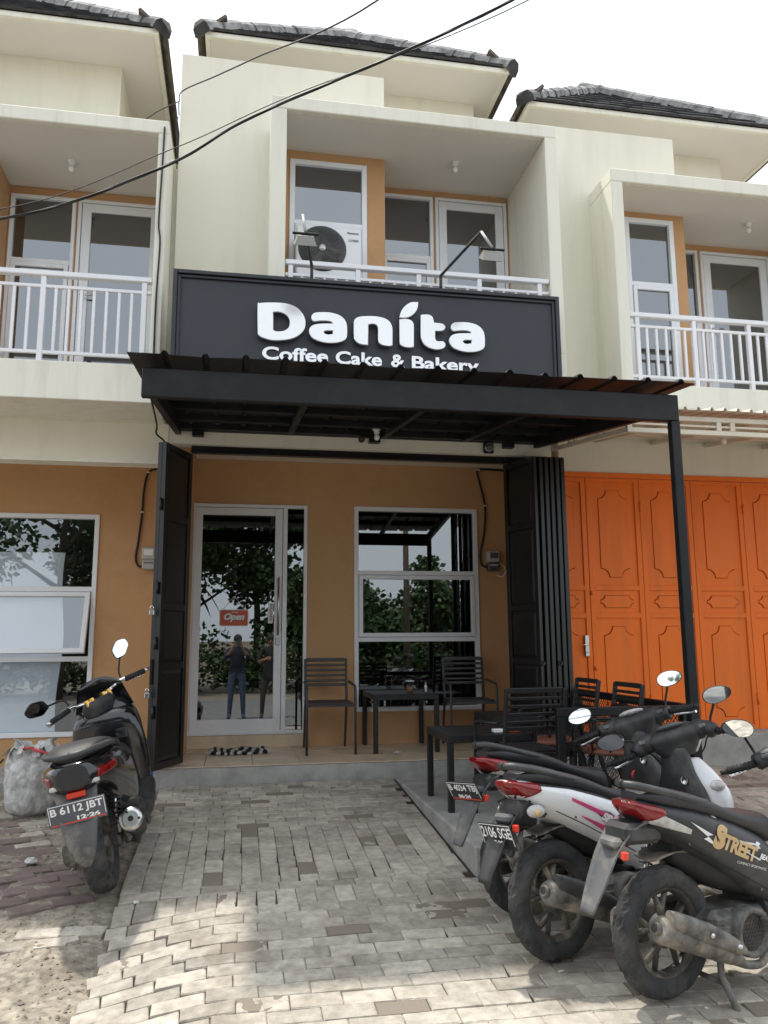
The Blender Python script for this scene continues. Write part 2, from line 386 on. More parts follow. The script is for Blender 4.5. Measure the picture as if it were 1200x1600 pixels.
def cr(pts, n=4):                                 # Catmull-Rom through tuples
    P = [Vector(p) if len(p) <= 4 else p for p in pts]; o = []
    for i in range(len(P)-1):
        p0 = P[max(i-1, 0)]; p1 = P[i]; p2 = P[i+1]; p3 = P[min(i+2, len(P)-1)]
        for k in range(n):
            t = k/n
            o.append([.5*((2*b)+(-a+c)*t+(2*a-5*b+4*c-d)*t*t+(-a+3*b-3*c+d)*t*t*t) for a, b, c, d in zip(p0, p1, p2, p3)])
    o.append(list(P[-1])); return o

# ================================================================ GROUND
def sst(a, b, x):
    t = max(0, min(1, (x-a)/(b-a))); return t*t*(3-2*t)
def gz(x, y):
    z = .0636*max(0, min(y, 7.05)-1)
    if x > 1.3: z -= .03*(min(x, 4)-1.3)*(1-sst(4.6, 6.8, y))*sst(.5, 2.5, y)
    if x < 0: z -= .085*sst(0, .75, -x)*(1-sst(4.0, 5.0, y))*sst(.8, 2.6, y)
    return z
def hn(x, y):                                     # small lumps
    return .012*(math.sin(x*7.1+y*3.3)+math.sin(y*9.7-x*4.1+1.3)*.7+math.sin(x*17+y*13)*.4)
def grid_sheet(xs, ys, zf):
    vs = [(x, y, zf(x, y)) for y in ys for x in xs]; n = len(xs)
    fs = [(j*n+i, j*n+i+1, (j+1)*n+i+1, (j+1)*n+i) for j in range(len(ys)-1) for i in range(n-1)]
    return MB().add(vs, fs, 0, True)
fr = lambda a, b, n: [a+(b-a)*i/n for i in range(n+1)]
def soilz(x, y):
    z = gz(x, y)-.045
    if x < -.5 and y < 7.1 and y > 1.0:
        k = sst(.5, .72, -x)*(1-sst(6.9, 7.1, y))*sst(1.0, 1.6, y)
        z += k*(.036+hn(x, y))
    return z
g = grid_sheet([-400, -120, -40, -15, -8, -5]+fr(-4, -.4, 60)+fr(-.2, 4, 20)+[5, 7, 10, 20, 50, 150, 400],
               [-400, -100, -40, -20, -12, -8, -4, -1, 0, .5]+fr(1, 7.1, 90)+[7.3, 9, 14, 30, 80, 200, 400], soilz)
struct(g.build('ground', 'soil', None, False))
g = grid_sheet(fr(-40, 40, 20), fr(-6.2, .9, 8), lambda x, y: .004)
struct(g.build('road', 'asphalt', None, False))

# ---- driveway of concrete pavers
DX0, DX1 = -.60, 4.8
drv = grid_sheet(fr(-.56, DX1, 60), fr(1.0, 7.05, 70), lambda x, y: gz(x, y)-.009).build('driveway', 'joint', None, False)
struct(drv)
rects = []                                        # (cx, cy, lx, ly)
PL, PW = .210, .105
def xbond(x0, x1, y0, y1, off0=0):
    n = round((y1-y0)/PW); h = (y1-y0)/n
    for j in range(n):
        x = x0-((j+off0) % 2)*PL*.5+random.uniform(-.03, .03); cy = y0+(j+.5)*h
        while x < x1-.05:
            a = max(x, x0+random.uniform(-.03, .02) if x0 < 0 else x0); b = min(x+PL, x1)
            if b-a > .045: rects.append(((a+b)/2, cy, b-a, h))
            x += PL
def ybond(x0, x1, y0, y1, stag=True):
    n = round((x1-x0)/PW); h = (x1-x0)/n
    for i in range(n):
        y = y0-((i % 2)*PL*.5 if stag else 0); cx = x0+(i+.5)*h
        while y < y1-.03:
            a = max(y, y0); b = min(y+PL, y1)
            if b-a > .04: rects.append((cx, (a+b)/2, h, b-a))
            y += PL
xbond(DX0, DX1, 1.05, 4.41)
ybond(DX0, 2.3, 4.41, 4.62, False)
PX0 = 1.36                                        # platform edge
xbond(DX0, PX0-.02, 4.62, 4.725)
ybond(DX0, PX0-.02, 4.725, 5.775)
xbond(DX0, PX0-.02, 5.775, 7.035)
xbond(3.04, DX1, 4.41, 7.03)
def paver_mesh(lx, ly, seed, m='paver'):
    rnd = random.Random(seed); mb = MB(); mb.cbox(-lx/2+.0014, lx/2-.0014, -ly/2+.0014, ly/2-.0014, -.06, 0, .0045)
    mb.v = [(x+rnd.uniform(-.002, .002), y+rnd.uniform(-.002, .002), z+(rnd.uniform(-.0015, .0015) if z > -.03 else 0)) for x, y, z in mb.v]
    if seed % 7 == 3:                             # a knocked corner
        mb.v = [((x-.008*(1 if x > 0 else -1), y-.006*(1 if y > 0 else -1), z-.004) if (x > lx/2-.02 and y < -ly/2+.02 and z > -.03) else (x, y, z)) for x, y, z in mb.v]
    return mb.mesh('paver', m)
PM = {}
def pget(lx, ly, m='paver'):
    k = (round(lx/.02)*.02, round(ly/.02)*.02, random.randrange(3), m)
    if k not in PM: PM[k] = (paver_mesh(lx, ly, len(PM), m), lx, ly)
    return PM[k]
def paver_matrix(cx, cy, lx, ly, rot=0, extra=0):
    e = .04; yy = cy
    if cx < 0: yy = cy-.07*sst(0, .7, -cx)*(1-sst(4.0, 5.0, cy))
    def hz(x, y): return gz(x, y)
    zx = (hz(cx+e, cy)-hz(cx-e, cy))/(2*e); zy = (hz(cx, cy+e)-hz(cx, cy-e))/(2*e)
    q = rot
    if cx < 0: q += .16*sst(0.1, .7, -cx)*(1-sst(3.9, 4.7, cy))+random.uniform(-.03, .03)*sst(.3, .6, -cx)
    M = Matrix.Translation((cx, yy, hz(cx, cy)+random.gauss(0, .0014)+extra))
    X = Vector((1, 0, zx+random.gauss(0, .006))).normalized(); Y = Vector((0, 1, zy+random.gauss(0, .008))); Z = X.cross(Y).normalized(); Y = Z.cross(X)
    Rm = Matrix((X, Y, Z)).transposed().to_4x4()
    return M @ Rm @ Matrix.Rotation(q+random.gauss(0, .003), 4, 'Z')
def shown(cx, cy, lx, ly):
    u, v, d = project((cx, cy, gz(cx, cy)))
    if d < .3 or u < -30 or u > 1230 or v > 1630: return 0
    if cx > 3 and cy > 4.4: return .0001/d
    hid = 0
    return lx*ly/d**3
rects.sort(key=lambda r: -shown(*r))
rest = MB()
for i, r in enumerate(rects):
    me, mlx, mly = pget(r[2], r[3]); M = paver_matrix(*r)
    if i < 300:
        inst('paver', me, drv, M @ Matrix.Diagonal((r[2]/mlx, r[3]/mly, 1, 1)))
    else:
        o = len(rest.v); mb = MB().cbox(-r[2]/2+.0014, r[2]/2-.0014, -r[3]/2+.0014, r[3]/2-.0014, -.06, 0, .0045)
        rest.add([M @ Vector(v) for v in mb.v], mb.f)
ob = rest.build('paver_field', 'paver', drv); stuff(ob)

# ---- reddish pavers, half sunk in soil, in front of the left house
side = MB().box(-.01, .01, -.01, .01, -.01, 0)
lot = grid_sheet(fr(-3.2, -.7, 24), fr(4.42, 6.95, 24), lambda x, y: soilz(x, y)-.02).build('side_yard', 'soil', None, False); struct(lot)
a = R(24); ca, sa = math.cos(a), math.sin(a); cnt = 0
for j in range(-16, 40):
    for i in range(-16, 24):
        u = i*PL+(j % 2)*PL*.5; v = j*PW; x = -2.0+ca*u-sa*v; y = 5.0+sa*u+ca*v
        if not (-2.6 < x < -.74-random.random()*.06 and 4.62 < y < 6.95): continue
        zone = 'purplepaver' if y < 5.35+.3*math.sin(x*3) else ('paver' if random.random() < .55 else 'purplepaver')
        sink = -.004 if y < 5.2 else random.choice((-.004, -.008, -.012, -.022))
        me, mlx, mly = pget(PL, PW, zone)
        M = Matrix.Translation((x, y, soilz(x, y)+.012+sink)) @ Matrix.Rotation(a+random.gauss(0, .04), 4, 'Z') @ Matrix.Rotation(random.gauss(0, .012), 4, 'X') @ Matrix.Rotation(.05, 4, 'X')
        inst('paver', me, lot, M)
for i in range(9):                                # a stray row near the kerb of the drive
    for j in range(2):
        x = -2.5+i*PL+j*.1; y = 4.28+j*PW
        me, mlx, mly = pget(PL, PW)
        inst('paver', me, lot, Matrix.Translation((x, y, soilz(x, y)+.006)) @ Matrix.Rotation(random.gauss(0, .06), 4, 'Z') @ Matrix.Rotation(.05, 4, 'X'))
# ---- gravel crumbs
gr = MB()
for i in range(1500):
    if i < 1000: x = random.uniform(-2.2, -.52); y = random.uniform(2.9, 4.5)
    else: x = random.uniform(-2.2, -.66); y = random.uniform(4.4, 6.6)
    s_ = random.uniform(.003, .010)*(1.5 if random.random() < .06 else 1); z = soilz(x, y)+s_*.3
    v = [(x+s_*random.uniform(.6, 1.3)*dx, y+s_*random.uniform(.6, 1.3)*dy, z+s_*random.uniform(.5, 1)*dz) for dx, dy, dz in ((1, 0, 0), (-1, 0, 0), (0, 1, 0), (0, -1, 0), (0, 0, 1), (0, 0, -1))]
    gr.add(v, [(0, 2, 4), (2, 1, 4), (1, 3, 4), (3, 0, 4), (2, 0, 5), (1, 2, 5), (3, 1, 5), (0, 3, 5)])
ob = gr.build('gravel', 'soil'); stuff(ob); ob['label'] = 'loose gravel crumbs on the soil beside the driveway'

# ---- raised platform, terrace and neighbouring plinths
B('platform', 'concrete', None, (PX0, 3.0, 4.65, 7.046, .10, .388), c=.012); struct(bpy.data.objects['platform'])
ter = B('terrace', 'concrete', None, (-.67, 2.97, 7.05, 8.24, .05, .520), c=.01); struct(ter)
tx = fr(-.67, 2.97, 9); ty = [7.045, 7.44, 7.84, 8.20]
tm = {}
for i in range(9):
    for j in range(3):
        w_, h_ = tx[i+1]-tx[i], ty[j+1]-ty[j]; k = (round(w_, 3), round(h_, 3))
        if k not in tm: tm[k] = MB().cbox(-w_/2+.002, w_/2-.002, -h_/2+.002, h_/2-.002, -.008, 0, .002).mesh('floor_tile', 'floortile')
        inst('floor_tile', tm[k], ter, Matrix.Translation(((tx[i]+tx[i+1])/2, (ty[j]+ty[j+1])/2, .530+random.gauss(0, .0004))))
struct(B('plinth_left', 'concrete', None, (-4.3, -.76, 7.30, 8.24, .05, .425), c=.01))
struct(B('plinth_right', 'concrete', None, (3.03, 8.0, 7.05, 8.3, .05, .672), c=.012))

# ================================================================ HOUSES
def holes_wall(mb, x0, x1, z0, z1, yf, th, holes):
    xs = sorted({x0, x1, *[h[0] for h in holes], *[h[1] for h in holes]}); zs = sorted({z0, z1, *[h[2] for h in holes], *[h[3] for h in holes]})
    vs = {}; 
    solid = lambda i, j: 0 <= i < len(xs)-1 and 0 <= j < len(zs)-1 and not any(h[0]-1e-6 <= xs[i] and xs[i+1] <= h[1]+1e-6 and h[2]-1e-6 <= zs[j] and zs[j+1] <= h[3]+1e-6 for h in holes)
    for i in range(len(xs)-1):
        for j in range(len(zs)-1):
            if not solid(i, j): continue
            a, b, c, d = xs[i], xs[i+1], zs[j], zs[j+1]; yb = yf+th
            mb.add([(a, yf, c), (b, yf, c), (b, yf, d), (a, yf, d)], [(0, 1, 2, 3)])
            mb.add([(a, yb, c), (b, yb, c), (b, yb, d), (a, yb, d)], [(3, 2, 1, 0)])
            if not solid(i-1, j): mb.add([(a, yf, c), (a, yb, c), (a, yb, d), (a, yf, d)], [(3, 2, 1, 0)])
            if not solid(i+1, j): mb.add([(b, yf, c), (b, yb, c), (b, yb, d), (b, yf, d)], [(0, 1, 2, 3)])
            if not solid(i, j-1): mb.add([(a, yf, c), (b, yf, c), (b, yb, c), (a, yb, c)], [(3, 2, 1, 0)])
            if not solid(i, j+1): mb.add([(a, yf, d), (b, yf, d), (b, yb, d), (a, yb, d)], [(0, 1, 2, 3)])
def frame(mb, x0, x1, z0, z1, y0, y1, w_, c=.004, wb=None):
    wb = w_ if wb is None else wb
    mb.cbox(x0, x0+w_, y0, y1, z0, z1, c); mb.cbox(x1-w_, x1, y0, y1, z0, z1, c)
    mb.cbox(x0+w_-.001, x1-w_+.001, y0+.001, y1-.001, z1-w_, z1, c); mb.cbox(x0+w_-.001, x1-w_+.001, y0+.001, y1-.001, z0, z0+wb, c)
def pane(parent, x0, x1, z0, z1, y, m): return B('pane', m, parent, (x0, x1, y, y+.006, z0, z1))
def window(parent, x0, x1, z0, z1, yw, splits, sash, gm, fw_=.05):
    """frame proud of the wall by 2 cm, panes behind; splits = transom heights, sash = rows that carry a sash frame"""
    mb = MB(); frame(mb, x0, x1, z0, z1, yw-.02, yw+.06, fw_)
    zs = [z0+fw_]+[s for s in splits]+[z1-fw_]
    for s_ in splits: mb.cbox(x0+fw_-.002, x1-fw_+.002, yw-.016, yw+.056, s_-.022, s_+.022, .003)
    win = mb.build('window', 'alu', parent)
    zs = sorted([z0+fw_]+[a+d for a in splits for d in (-.022, .022)]+[z1-fw_])
    for r in range(len(zs)//2):
        a, b = zs[2*r], zs[2*r+1]
        if r in sash:
            s = MB(); frame(s, x0+fw_+.004, x1-fw_-.004, a+.004, b-.004, yw-.030, yw+.02, .042)
            s = s.build('sash', 'alu', win); pane(win, x0+fw_+.046, x1-fw_-.046, a+.046, b-.046, yw-.005, gm)
        else: pane(win, x0+fw_, x1-fw_, a, b, yw+.02, gm)
    return win
def glass_door(parent, x0, x1, z0, z1, yw, gm, st=.085, bot=.12, handle_left=True):
    mb = MB(); frame(mb, x0-.035, x1+.035, z0, z1+.035, yw-.02, yw+.06, .033); fr_ = mb.build('door', 'alu', parent)
    l = MB(); frame(l, x0+.004, x1-.004, z0+.008, z1-.004, yw-.012, yw+.03, st, .004, bot); l.build('door_leaf', 'alu', fr_)
    pane(fr_, x0+st, x1-st, z0+bot, z1-st, yw+.008, gm)
    hx = x0+.04 if handle_left else x1-.04
    h = MB(); h.tube([(hx, yw-.012, z0+1.0), (hx, yw-.06, z0+1.0)], .009); h.tube([(hx-.01, yw-.055, z0+1.0), (hx+.12*(1 if handle_left else -1), yw-.055, z0+1.0)], .009)
    h.cbox(hx-.018, hx+.018, yw-.02, yw-.012, z0+.88, z0+1.06, .003); h.build('handle', 'steel', fr_)
    return fr_
def railing(parent, x0, x1, y, zb, zt, posts, group_bal, end_l=True):
    """white tube railing: hand rail, two thin rails, posts and balusters as pieces"""
    rl = MB(); rl.cbox(x0, x1, y-.03, y+.03, zt-.045, zt, .006); r = rl.build('railing', 'whitemetal', parent)
    B('rail', 'whitemetal', r, (x0, x1, y-.014, y+.014, zt-.145, zt-.118), c=.003)
    B('rail', 'whitemetal', r, (x0, x1, y-.014, y+.014, zb+.07, zb+.097), c=.003)
    pm = MB().cbox(-.021, .021, -.021, .021, 0, zt-.045-zb, .004).mesh('post', 'whitemetal')
    for p in posts: inst('post', pm, r, Matrix.Translation((p, y, zb)))
    bm_ = MB().cbox(-.012, .012, -.012, .012, 0, zt-.145-zb-.097+.0, .003).mesh('baluster', 'whitemetal')
    pp = sorted(posts)
    for a, b in zip(pp[:-1], pp[1:]):
        n = max(2, round((b-a)/.105))
        for k in range(1, n): inst('baluster', bm_, r, Matrix.Translation((a+(b-a)*k/n, y, zb+.097)))
    return r
def roof(parent, x0, x1, y0, ze, yback=14.0, slope=.91):
    xc = (x0+x1)/2; half = (x1-x0)/2
    rf = MB()                                     # core solid: hipped body
    z0 = ze+.045; za = z0+half*slope
    v = [(x0, y0, z0), (x1, y0, z0), (x1, yback, z0), (x0, yback, z0), (xc, y0+half, za), (xc, yback, za)]
    rf.add(v, [(0, 1, 4), (1, 2, 5, 4), (3, 0, 4, 5), (0, 3, 2, 1), (2, 3, 5)])
    r = rf.build('roof', 'rooftile', parent)
    B('soffit', 'ceiling', r, (x0+.06, x1-.06, y0+.025, yback-.2, ze, ze+.030))
    fb = MB(); fb.cbox(x0+.02, x1-.02, y0-.025, y0+.024, ze-.02, ze+.044, .004); fb.cbox(x1-.068, x1-.02, y0+.025, yback-.3, ze-.02, ze+.044, .004); fb.cbox(x0+.02, x0+.068, y0+.025, yback-.3, ze-.02, ze+.044, .004)
    fb.build('fascia', 'cream_trim', r)
    n = int(half/.27)
    for k in range(n):                            # tile courses of the front slope
        q = k*.27; c = MB(); xa, xb = x0+q-.02, x1-q+.02
        m_ = max(3, int((xb-xa)/.30))
        for i in range(m_):
            a = xa+(xb-xa)*i/m_; b = xa+(xb-xa)*(i+1)/m_-.004; lift = .012*(i % 2)
            y1_, z1_ = y0+q-.045, ze+.030+q*slope+.012; y2_, z2_ = y1_+.30, z1_+.30*slope-.03
            nrm = Vector((0, -slope, 1)).normalized()*.030
            P = [Vector((a, y1_, z1_)), Vector((b, y1_, z1_)), Vector((b, y2_, z2_)), Vector((a, y2_, z2_))]
            Q = [p+nrm+Vector((0, 0, lift*.5)) for p in P]
            c.add(P+Q, [(3, 2, 1, 0), (4, 5, 6, 7), (0, 1, 5, 4), (1, 2, 6, 5), (2, 3, 7, 6), (3, 0, 4, 7)])
        c.build('tile_course', 'rooftile', r)
    for sx in (1, -1):                            # side slopes: tiles seen from below at the eaves
        xe = x1 if sx > 0 else x0; c = MB(); q = 0
        while y0+q < y0+4.2:
            a = y0+q+.02; b = a+.29
            P = [Vector((xe+.05*sx, a, ze+.02)), Vector((xe+.05*sx, b, ze+.02)), Vector((xe-.25*sx, b, ze+.02+.30*slope)), Vector((xe-.25*sx, a, ze+.02+.30*slope))]
            nrm = Vector((sx*slope, 0, 1)).normalized()*.035
            Q = [p+nrm for p in P]; c.add(P+Q, [(3, 2, 1, 0), (4, 5, 6, 7), (0, 1, 5, 4), (1, 2, 6, 5), (2, 3, 7, 6), (3, 0, 4, 7)])
            q += .30
        c.build('eave_tiles', 'tileunder', r)
    # hip caps
    sec = [(-.135, -.04), (-.125, .055), (-.06, .12), (.06, .12), (.125, .055), (.135, -.04)]
    for sx in (1, -1):
        A = Vector((x1+.02 if sx > 0 else x0-.02, y0-.03, ze+.035)); Bp = Vector((xc, y0+half, za+.03)); d = (Bp-A); L = d.length; d.normalize()
        sd = d.cross(Vector((0, 0, 1))).normalized(); u = sd.cross(d); m_ = int(L/.29)
        cap = MB(); 
        sec = [(p*.85, q*.85) for p, q in sec] if sx > 0 else sec; pr = [(p*1.0, q*1.0) for p, q in sec]; pr2 = [(p*.88, q*.84) for p, q in sec]
        vs = [(p, 0, q) for p, q in pr]+[(p, .32, q) for p, q in pr2]; k = len(sec)
        cap.add(vs, [tuple(range(k)), tuple(range(2*k-1, k-1, -1))]+[(i, (i+1) % k, k+(i+1) % k, k+i) for i in range(k)])
        me = cap.mesh('ridge_tile', 'ridgecap')
        for i in range(m_+1):
            p = A+d*(i*L/(m_+.2)); M = Matrix(((sd.x, d.x, u.x, p.x), (sd.y, d.y, u.y, p.y), (sd.z, d.z, u.z, p.z), (0, 0, 0, 1)))
            inst('ridge_tile', me, r, M @ Matrix.Rotation(random.gauss(0, .03), 4, 'Z') @ Matrix.Rotation(.05+random.gauss(0, .015), 4, 'X'))
            if i == 0:
                e = MB(); e.add([(p_*.985, -.004, q_*.985) for p_, q_ in sec]+[(p_*.985, .03, q_*.985) for p_, q_ in sec], [tuple(range(k)), tuple(range(2*k-1, k-1, -1))]+[(i_, (i_+1) % k, k+(i_+1) % k, k+i_) for i_ in range(k)])
                inst('end_cap', e.mesh('end_cap', 'rooftile'), r, M)
    return r
def upper(parent, fx0, fx1, ftop, xo0, xi0, xi1, xo1, yf, top, sof, floor, fb, xcol, ybl, ybr, eave, rx0, rx1, wl, wr, dr, gm, bx1, shaftless=False):
    """box-framed balcony, its two-step back wall with window and door, fin wall, upper body and roof"""
    w1 = MB(); w1.prism([(fx0, fb), (xo0+.05, fb), (xo0+.05, top+.002), (fx1, top+.002), (fx1, ftop), (fx0, ftop)], 7.03, 7.20, lambda u, v, t: (u, t, v)); w1.box(fx0, fx0+.14, 7.2015, 8.6, floor, ftop-.002)
    w1.build('fin_wall', 'cream', parent)
    B('balcony_slab', 'cream_trim', parent, (xo0, xo1, yf, 7.66, fb, floor), c=.006)
    B('pier', 'cream_trim', parent, (xo0, xi0, yf, 7.66, floor+.001, sof), c=.006)
    B('pier', 'cream_trim', parent, (xi1, xo1, yf, 7.66, floor+.001, sof), c=.006)
    B('balcony_roof', 'cream_trim', parent, (xo0, xo1, yf, 8.58, sof+.001, top), c=.008)
    B('ceiling', 'ceiling', parent, (xi0, xi1, yf+.06, 7.60, sof-.004, sof))
    bw = MB(); holes_wall(bw, xi0, xcol, floor, sof-.005, ybl, .12, [wl[:4]]); bw.build('wall', 'brown', parent)
    B('wall', 'brown', parent, (xcol-.12, xcol-.001, ybl+.1205, ybr, floor, sof-.005))
    bw = MB(); holes_wall(bw, xcol-.12, xi1, floor, sof-.005, ybr+.001, .12, [wr[:4], (dr[0]-.035, dr[1]+.035, dr[2], dr[3]+.035)]); bw.build('wall', 'brown', parent)
    window(parent, *wl[:4], ybl, wl[4], wl[5], gm); window(parent, *wr[:4], ybr, wr[4], wr[5], gm, .035)
    glass_door(parent, *dr, ybr, gm)
    rm = MB(); X0, X1 = xi0, xi1                  # dark room behind
    rm.box(X0, X1, 10.8, 10.9, floor, sof); rm.box(X0, X1, ybl+.125, 10.8, floor-.05, floor-.002); rm.box(X0, X1, ybl+.125, 10.8, sof+.002, sof+.05)
    rm.box(X0-.05, X0, ybl+.125, 10.8, floor, sof); rm.box(X1, X1+.05, 7.67, 10.8, floor, sof)
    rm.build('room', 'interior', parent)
    B('upper_wall', 'cream', parent, (rx0+.30, bx1, 8.60, 13.6, floor, eave-.001))
    r = roof(parent, rx0, rx1, 8.0, eave)

# ---- middle house (the coffee shop)
mid = thing('shophouse', 'cream two-storey shophouse in the middle with the dark coffee sign and black canopy', 'house')
upper(mid, -.655, 1.30, 7.11, .18, .32, 2.75, 2.87, 6.50, 6.40, 6.27, 4.12, 3.72, 1.315, 7.10, 7.57, 8.13, -.53, 2.99,
      (.385, 1.135, 4.35, 6.17, [5.52], (0,)), (1.335, 1.915, 4.35, 6.19, [5.50], (0,)), (1.975, 2.69, 4.14, 6.16), 'glass_up', 2.72)
B('lintel', 'cream', mid, (-.655, 2.95, 7.14, 7.30, 3.315, 3.72))
B('terrace_ceiling', 'cream', mid, (-.47, 2.90, 7.301, 8.199, 3.42, 3.52))
bw = MB(); holes_wall(bw, -.62, 3.05, .50, 3.419, 8.20, .14, [(-.50, .675, .655, 2.96), (1.165, 2.505, .85, 2.96)]); bw.build('wall', 'brown', mid)
B('side_wall', 'brown', mid, (-.615, -.475, 7.301, 8.199, .531, 3.419)); B('side_wall', 'brown', mid, (2.90, 3.04, 7.301, 8.199, .531, 3.419))
B('doorstep', 'floortile', mid, (-.52, .70, 8.165, 8.26, .531, .652), c=.004)
# shop door with side light
mb = MB(); frame(mb, -.50, .675, .655, 2.955, 8.175, 8.25, .035); mb.cbox(.425, .47, 8.178, 8.247, .69, 2.921, .003)
sd = mb.build('door', 'alu', mid)
lf = MB(); frame(lf, -.462, .420, .675, 2.915, 8.185, 8.225, .075, .004, .13); lf.build('door_leaf', 'alu', sd)
pane(sd, -.387, .345, .805, 2.84, 8.203, 'glass_shop'); pane(sd, .47, .64, .69, 2.92, 8.205, 'glass_shop')
h = MB(); h.tube([(.383, 8.13, 1.62), (.383, 8.13, 2.20)], .012, 10); h.tube([(.383, 8.19, 1.70), (.383, 8.13, 1.70)], .008); h.tube([(.383, 8.19, 2.12), (.383, 8.13, 2.12)], .008)
h.cbox(.362, .404, 8.176, 8.186, 1.52, 1.60, .006); h.build('handle', 'steel', sd)
st = B('sticker', 'whiteprint', sd, (.285, .335, 8.199, 8.2022, 1.74, 1.945)); st['label'] = 'white vertical door sticker with black letters'
for i, ch in enumerate('DORONG'): text('letter', ch, .03, 'rubber', st, Matrix.Translation((.302, 8.1982, 1.915-i*.029)) @ FACE, bold=.001)
window(mid, 1.165, 2.505, .85, 2.96, 8.20, [2.262, 1.572], (1,), 'glass_shop', .045)
# room behind the shop front
rm = MB(); rm.box(-.6, 3.0, 12.4, 12.5, .5, 3.5); rm.box(-.7, -.6, 8.345, 12.4, .5, 3.5); rm.box(3.0, 3.1, 8.345, 12.4, .5, 3.5)
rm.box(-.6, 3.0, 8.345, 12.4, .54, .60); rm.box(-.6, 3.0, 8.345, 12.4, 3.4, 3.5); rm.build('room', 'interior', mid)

# ---- left house
lef = thing('shophouse', 'cream shophouse cut by the left edge, balcony rail above a papered window', 'house')
upper(lef, -4.25, -2.36, 6.79, -3.39, -3.25, -.785, -.70, 6.55, 6.06, 5.935, 3.82, 3.50, -2.27, 7.10, 7.61, 8.08, -4.50, -.985,
      (-3.1, -2.45, 4.05, 5.83, [5.2], (0,)), (-2.255, -1.655, 4.05, 5.845, [5.17], (0,)), (-1.60, -.86, 3.84, 5.81), 'glass_up', -1.47)
B('lintel', 'cream', lef, (-4.3, -.665, 7.20, 7.36, 3.16, 3.50)); B('lintel_lip', 'cream_trim', lef, (-4.3, -.665, 7.19, 7.37, 3.13, 3.159))
B('gap_wall', 'cream', lef, (-.70, -.657, 7.10, 7.19, 3.52, 6.0))
B('terrace_ceiling', 'cream', lef, (-4.3, -.62, 7.371, 8.199, 3.42, 3.52))
bw = MB(); holes_wall(bw, -4.3, -.621, .20, 3.419, 8.20, .14, [(-2.75, -1.385, .68, 2.815)]); bw.build('wall', 'brown', lef)
rm = MB(); rm.box(-4.3, -.8, 10.4, 10.5, .3, 3.5); rm.box(-4.4, -4.3, 8.345, 10.4, .3, 3.5); rm.box(-.8, -.72, 8.345, 10.4, .3, 3.5); rm.box(-4.3, -.8, 8.345, 10.4, .3, .4); rm.box(-4.3, -.8, 8.345, 10.4, 3.4, 3.5)
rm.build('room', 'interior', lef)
# its window: fixed panes above and below, the middle sash tilted out
mb = MB(); frame(mb, -2.75, -1.385, .68, 2.815, 8.18, 8.26, .045)
for s_ in (2.075, 1.405): mb.cbox(-2.706, -1.429, 8.184, 8.256, s_-.024, s_+.024, .003)
lw = mb.build('window', 'alu', lef)
pane(lw, -2.705, -1.43, 2.099, 2.77, 8.22, 'glass_left'); pane(lw, -2.705, -1.43, .725, 1.381, 8.22, 'glass_left')
Ms = Matrix.Translation((0, 8.185, 2.045)) @ Matrix.Rotation(R(-17), 4, 'X')
s = MB(); frame(s, -2.70, -1.435, -.61, -.002, -.02, .025, .045); s.xform(Ms); s.build('sash', 'alu', lw)
s = MB(); s.box(-2.655, -1.48, .0, .006, -.565, -.047); s.xform(Ms); s.build('pane', 'glass_left', lw)
pp = grid_sheet(fr(-2.70, -1.70, 12), fr(.72, 2.44, 16), lambda x, y: .012*math.sin(x*6+y*2)+.008*math.sin(y*9))
pp.v = [(x+(.02*math.sin(y*5) if x > -1.75 else 0), 8.262+z*.5, y) for x, y, z in pp.v]
pp.v += [(x, y+.003, z) for x, y, z in pp.v]; k = len(pp.v)//2; pp.f += [tuple(i+k for i in f[::-1]) for f in list(pp.f)]; pp.m *= 2; pp.sm *= 2
tag(pp.build('paper_sheet', 'paper', None, False), 'white paper sheet taped inside the left house window', 'paper')

# ---- right house
rig = thing('shophouse', 'cream shophouse cut by the right edge, above the orange folding doors', 'house')
upper(rig, 2.875, 4.41, 6.79, 3.43, 3.55, 6.0, 6.12, 6.55, 6.06, 5.925, 3.90, 3.60, 4.475, 7.04, 7.57, 7.75, 3.17, 6.70,
      (3.80, 4.345, 4.05, 5.85, [5.13], (0,)), (4.50, 4.945, 4.05, 5.845, [5.05], (0,)), (5.01, 5.80, 3.92, 5.81), 'glass_up', 6.05)
B('lintel', 'cream', rig, (3.051, 8.0, 7.20, 7.36, 3.185, 3.60))
B('side_wall', 'cream', rig, (3.042, 3.10, 7.361, 8.6, .68, 3.60))

# railings
railing(lef, -3.25, -.79, 6.60, 3.82, 4.605, [-3.22, -2.44, -1.655, -.85], '')
railing(mid, .325, 2.745, 6.55, 4.12, 4.845, [.372, .965, 1.515, 2.08, 2.655], '')
railing(rig, 3.555, 5.995, 6.60, 3.90, 4.61, [3.635, 4.22, 4.80, 5.38, 5.95], '')

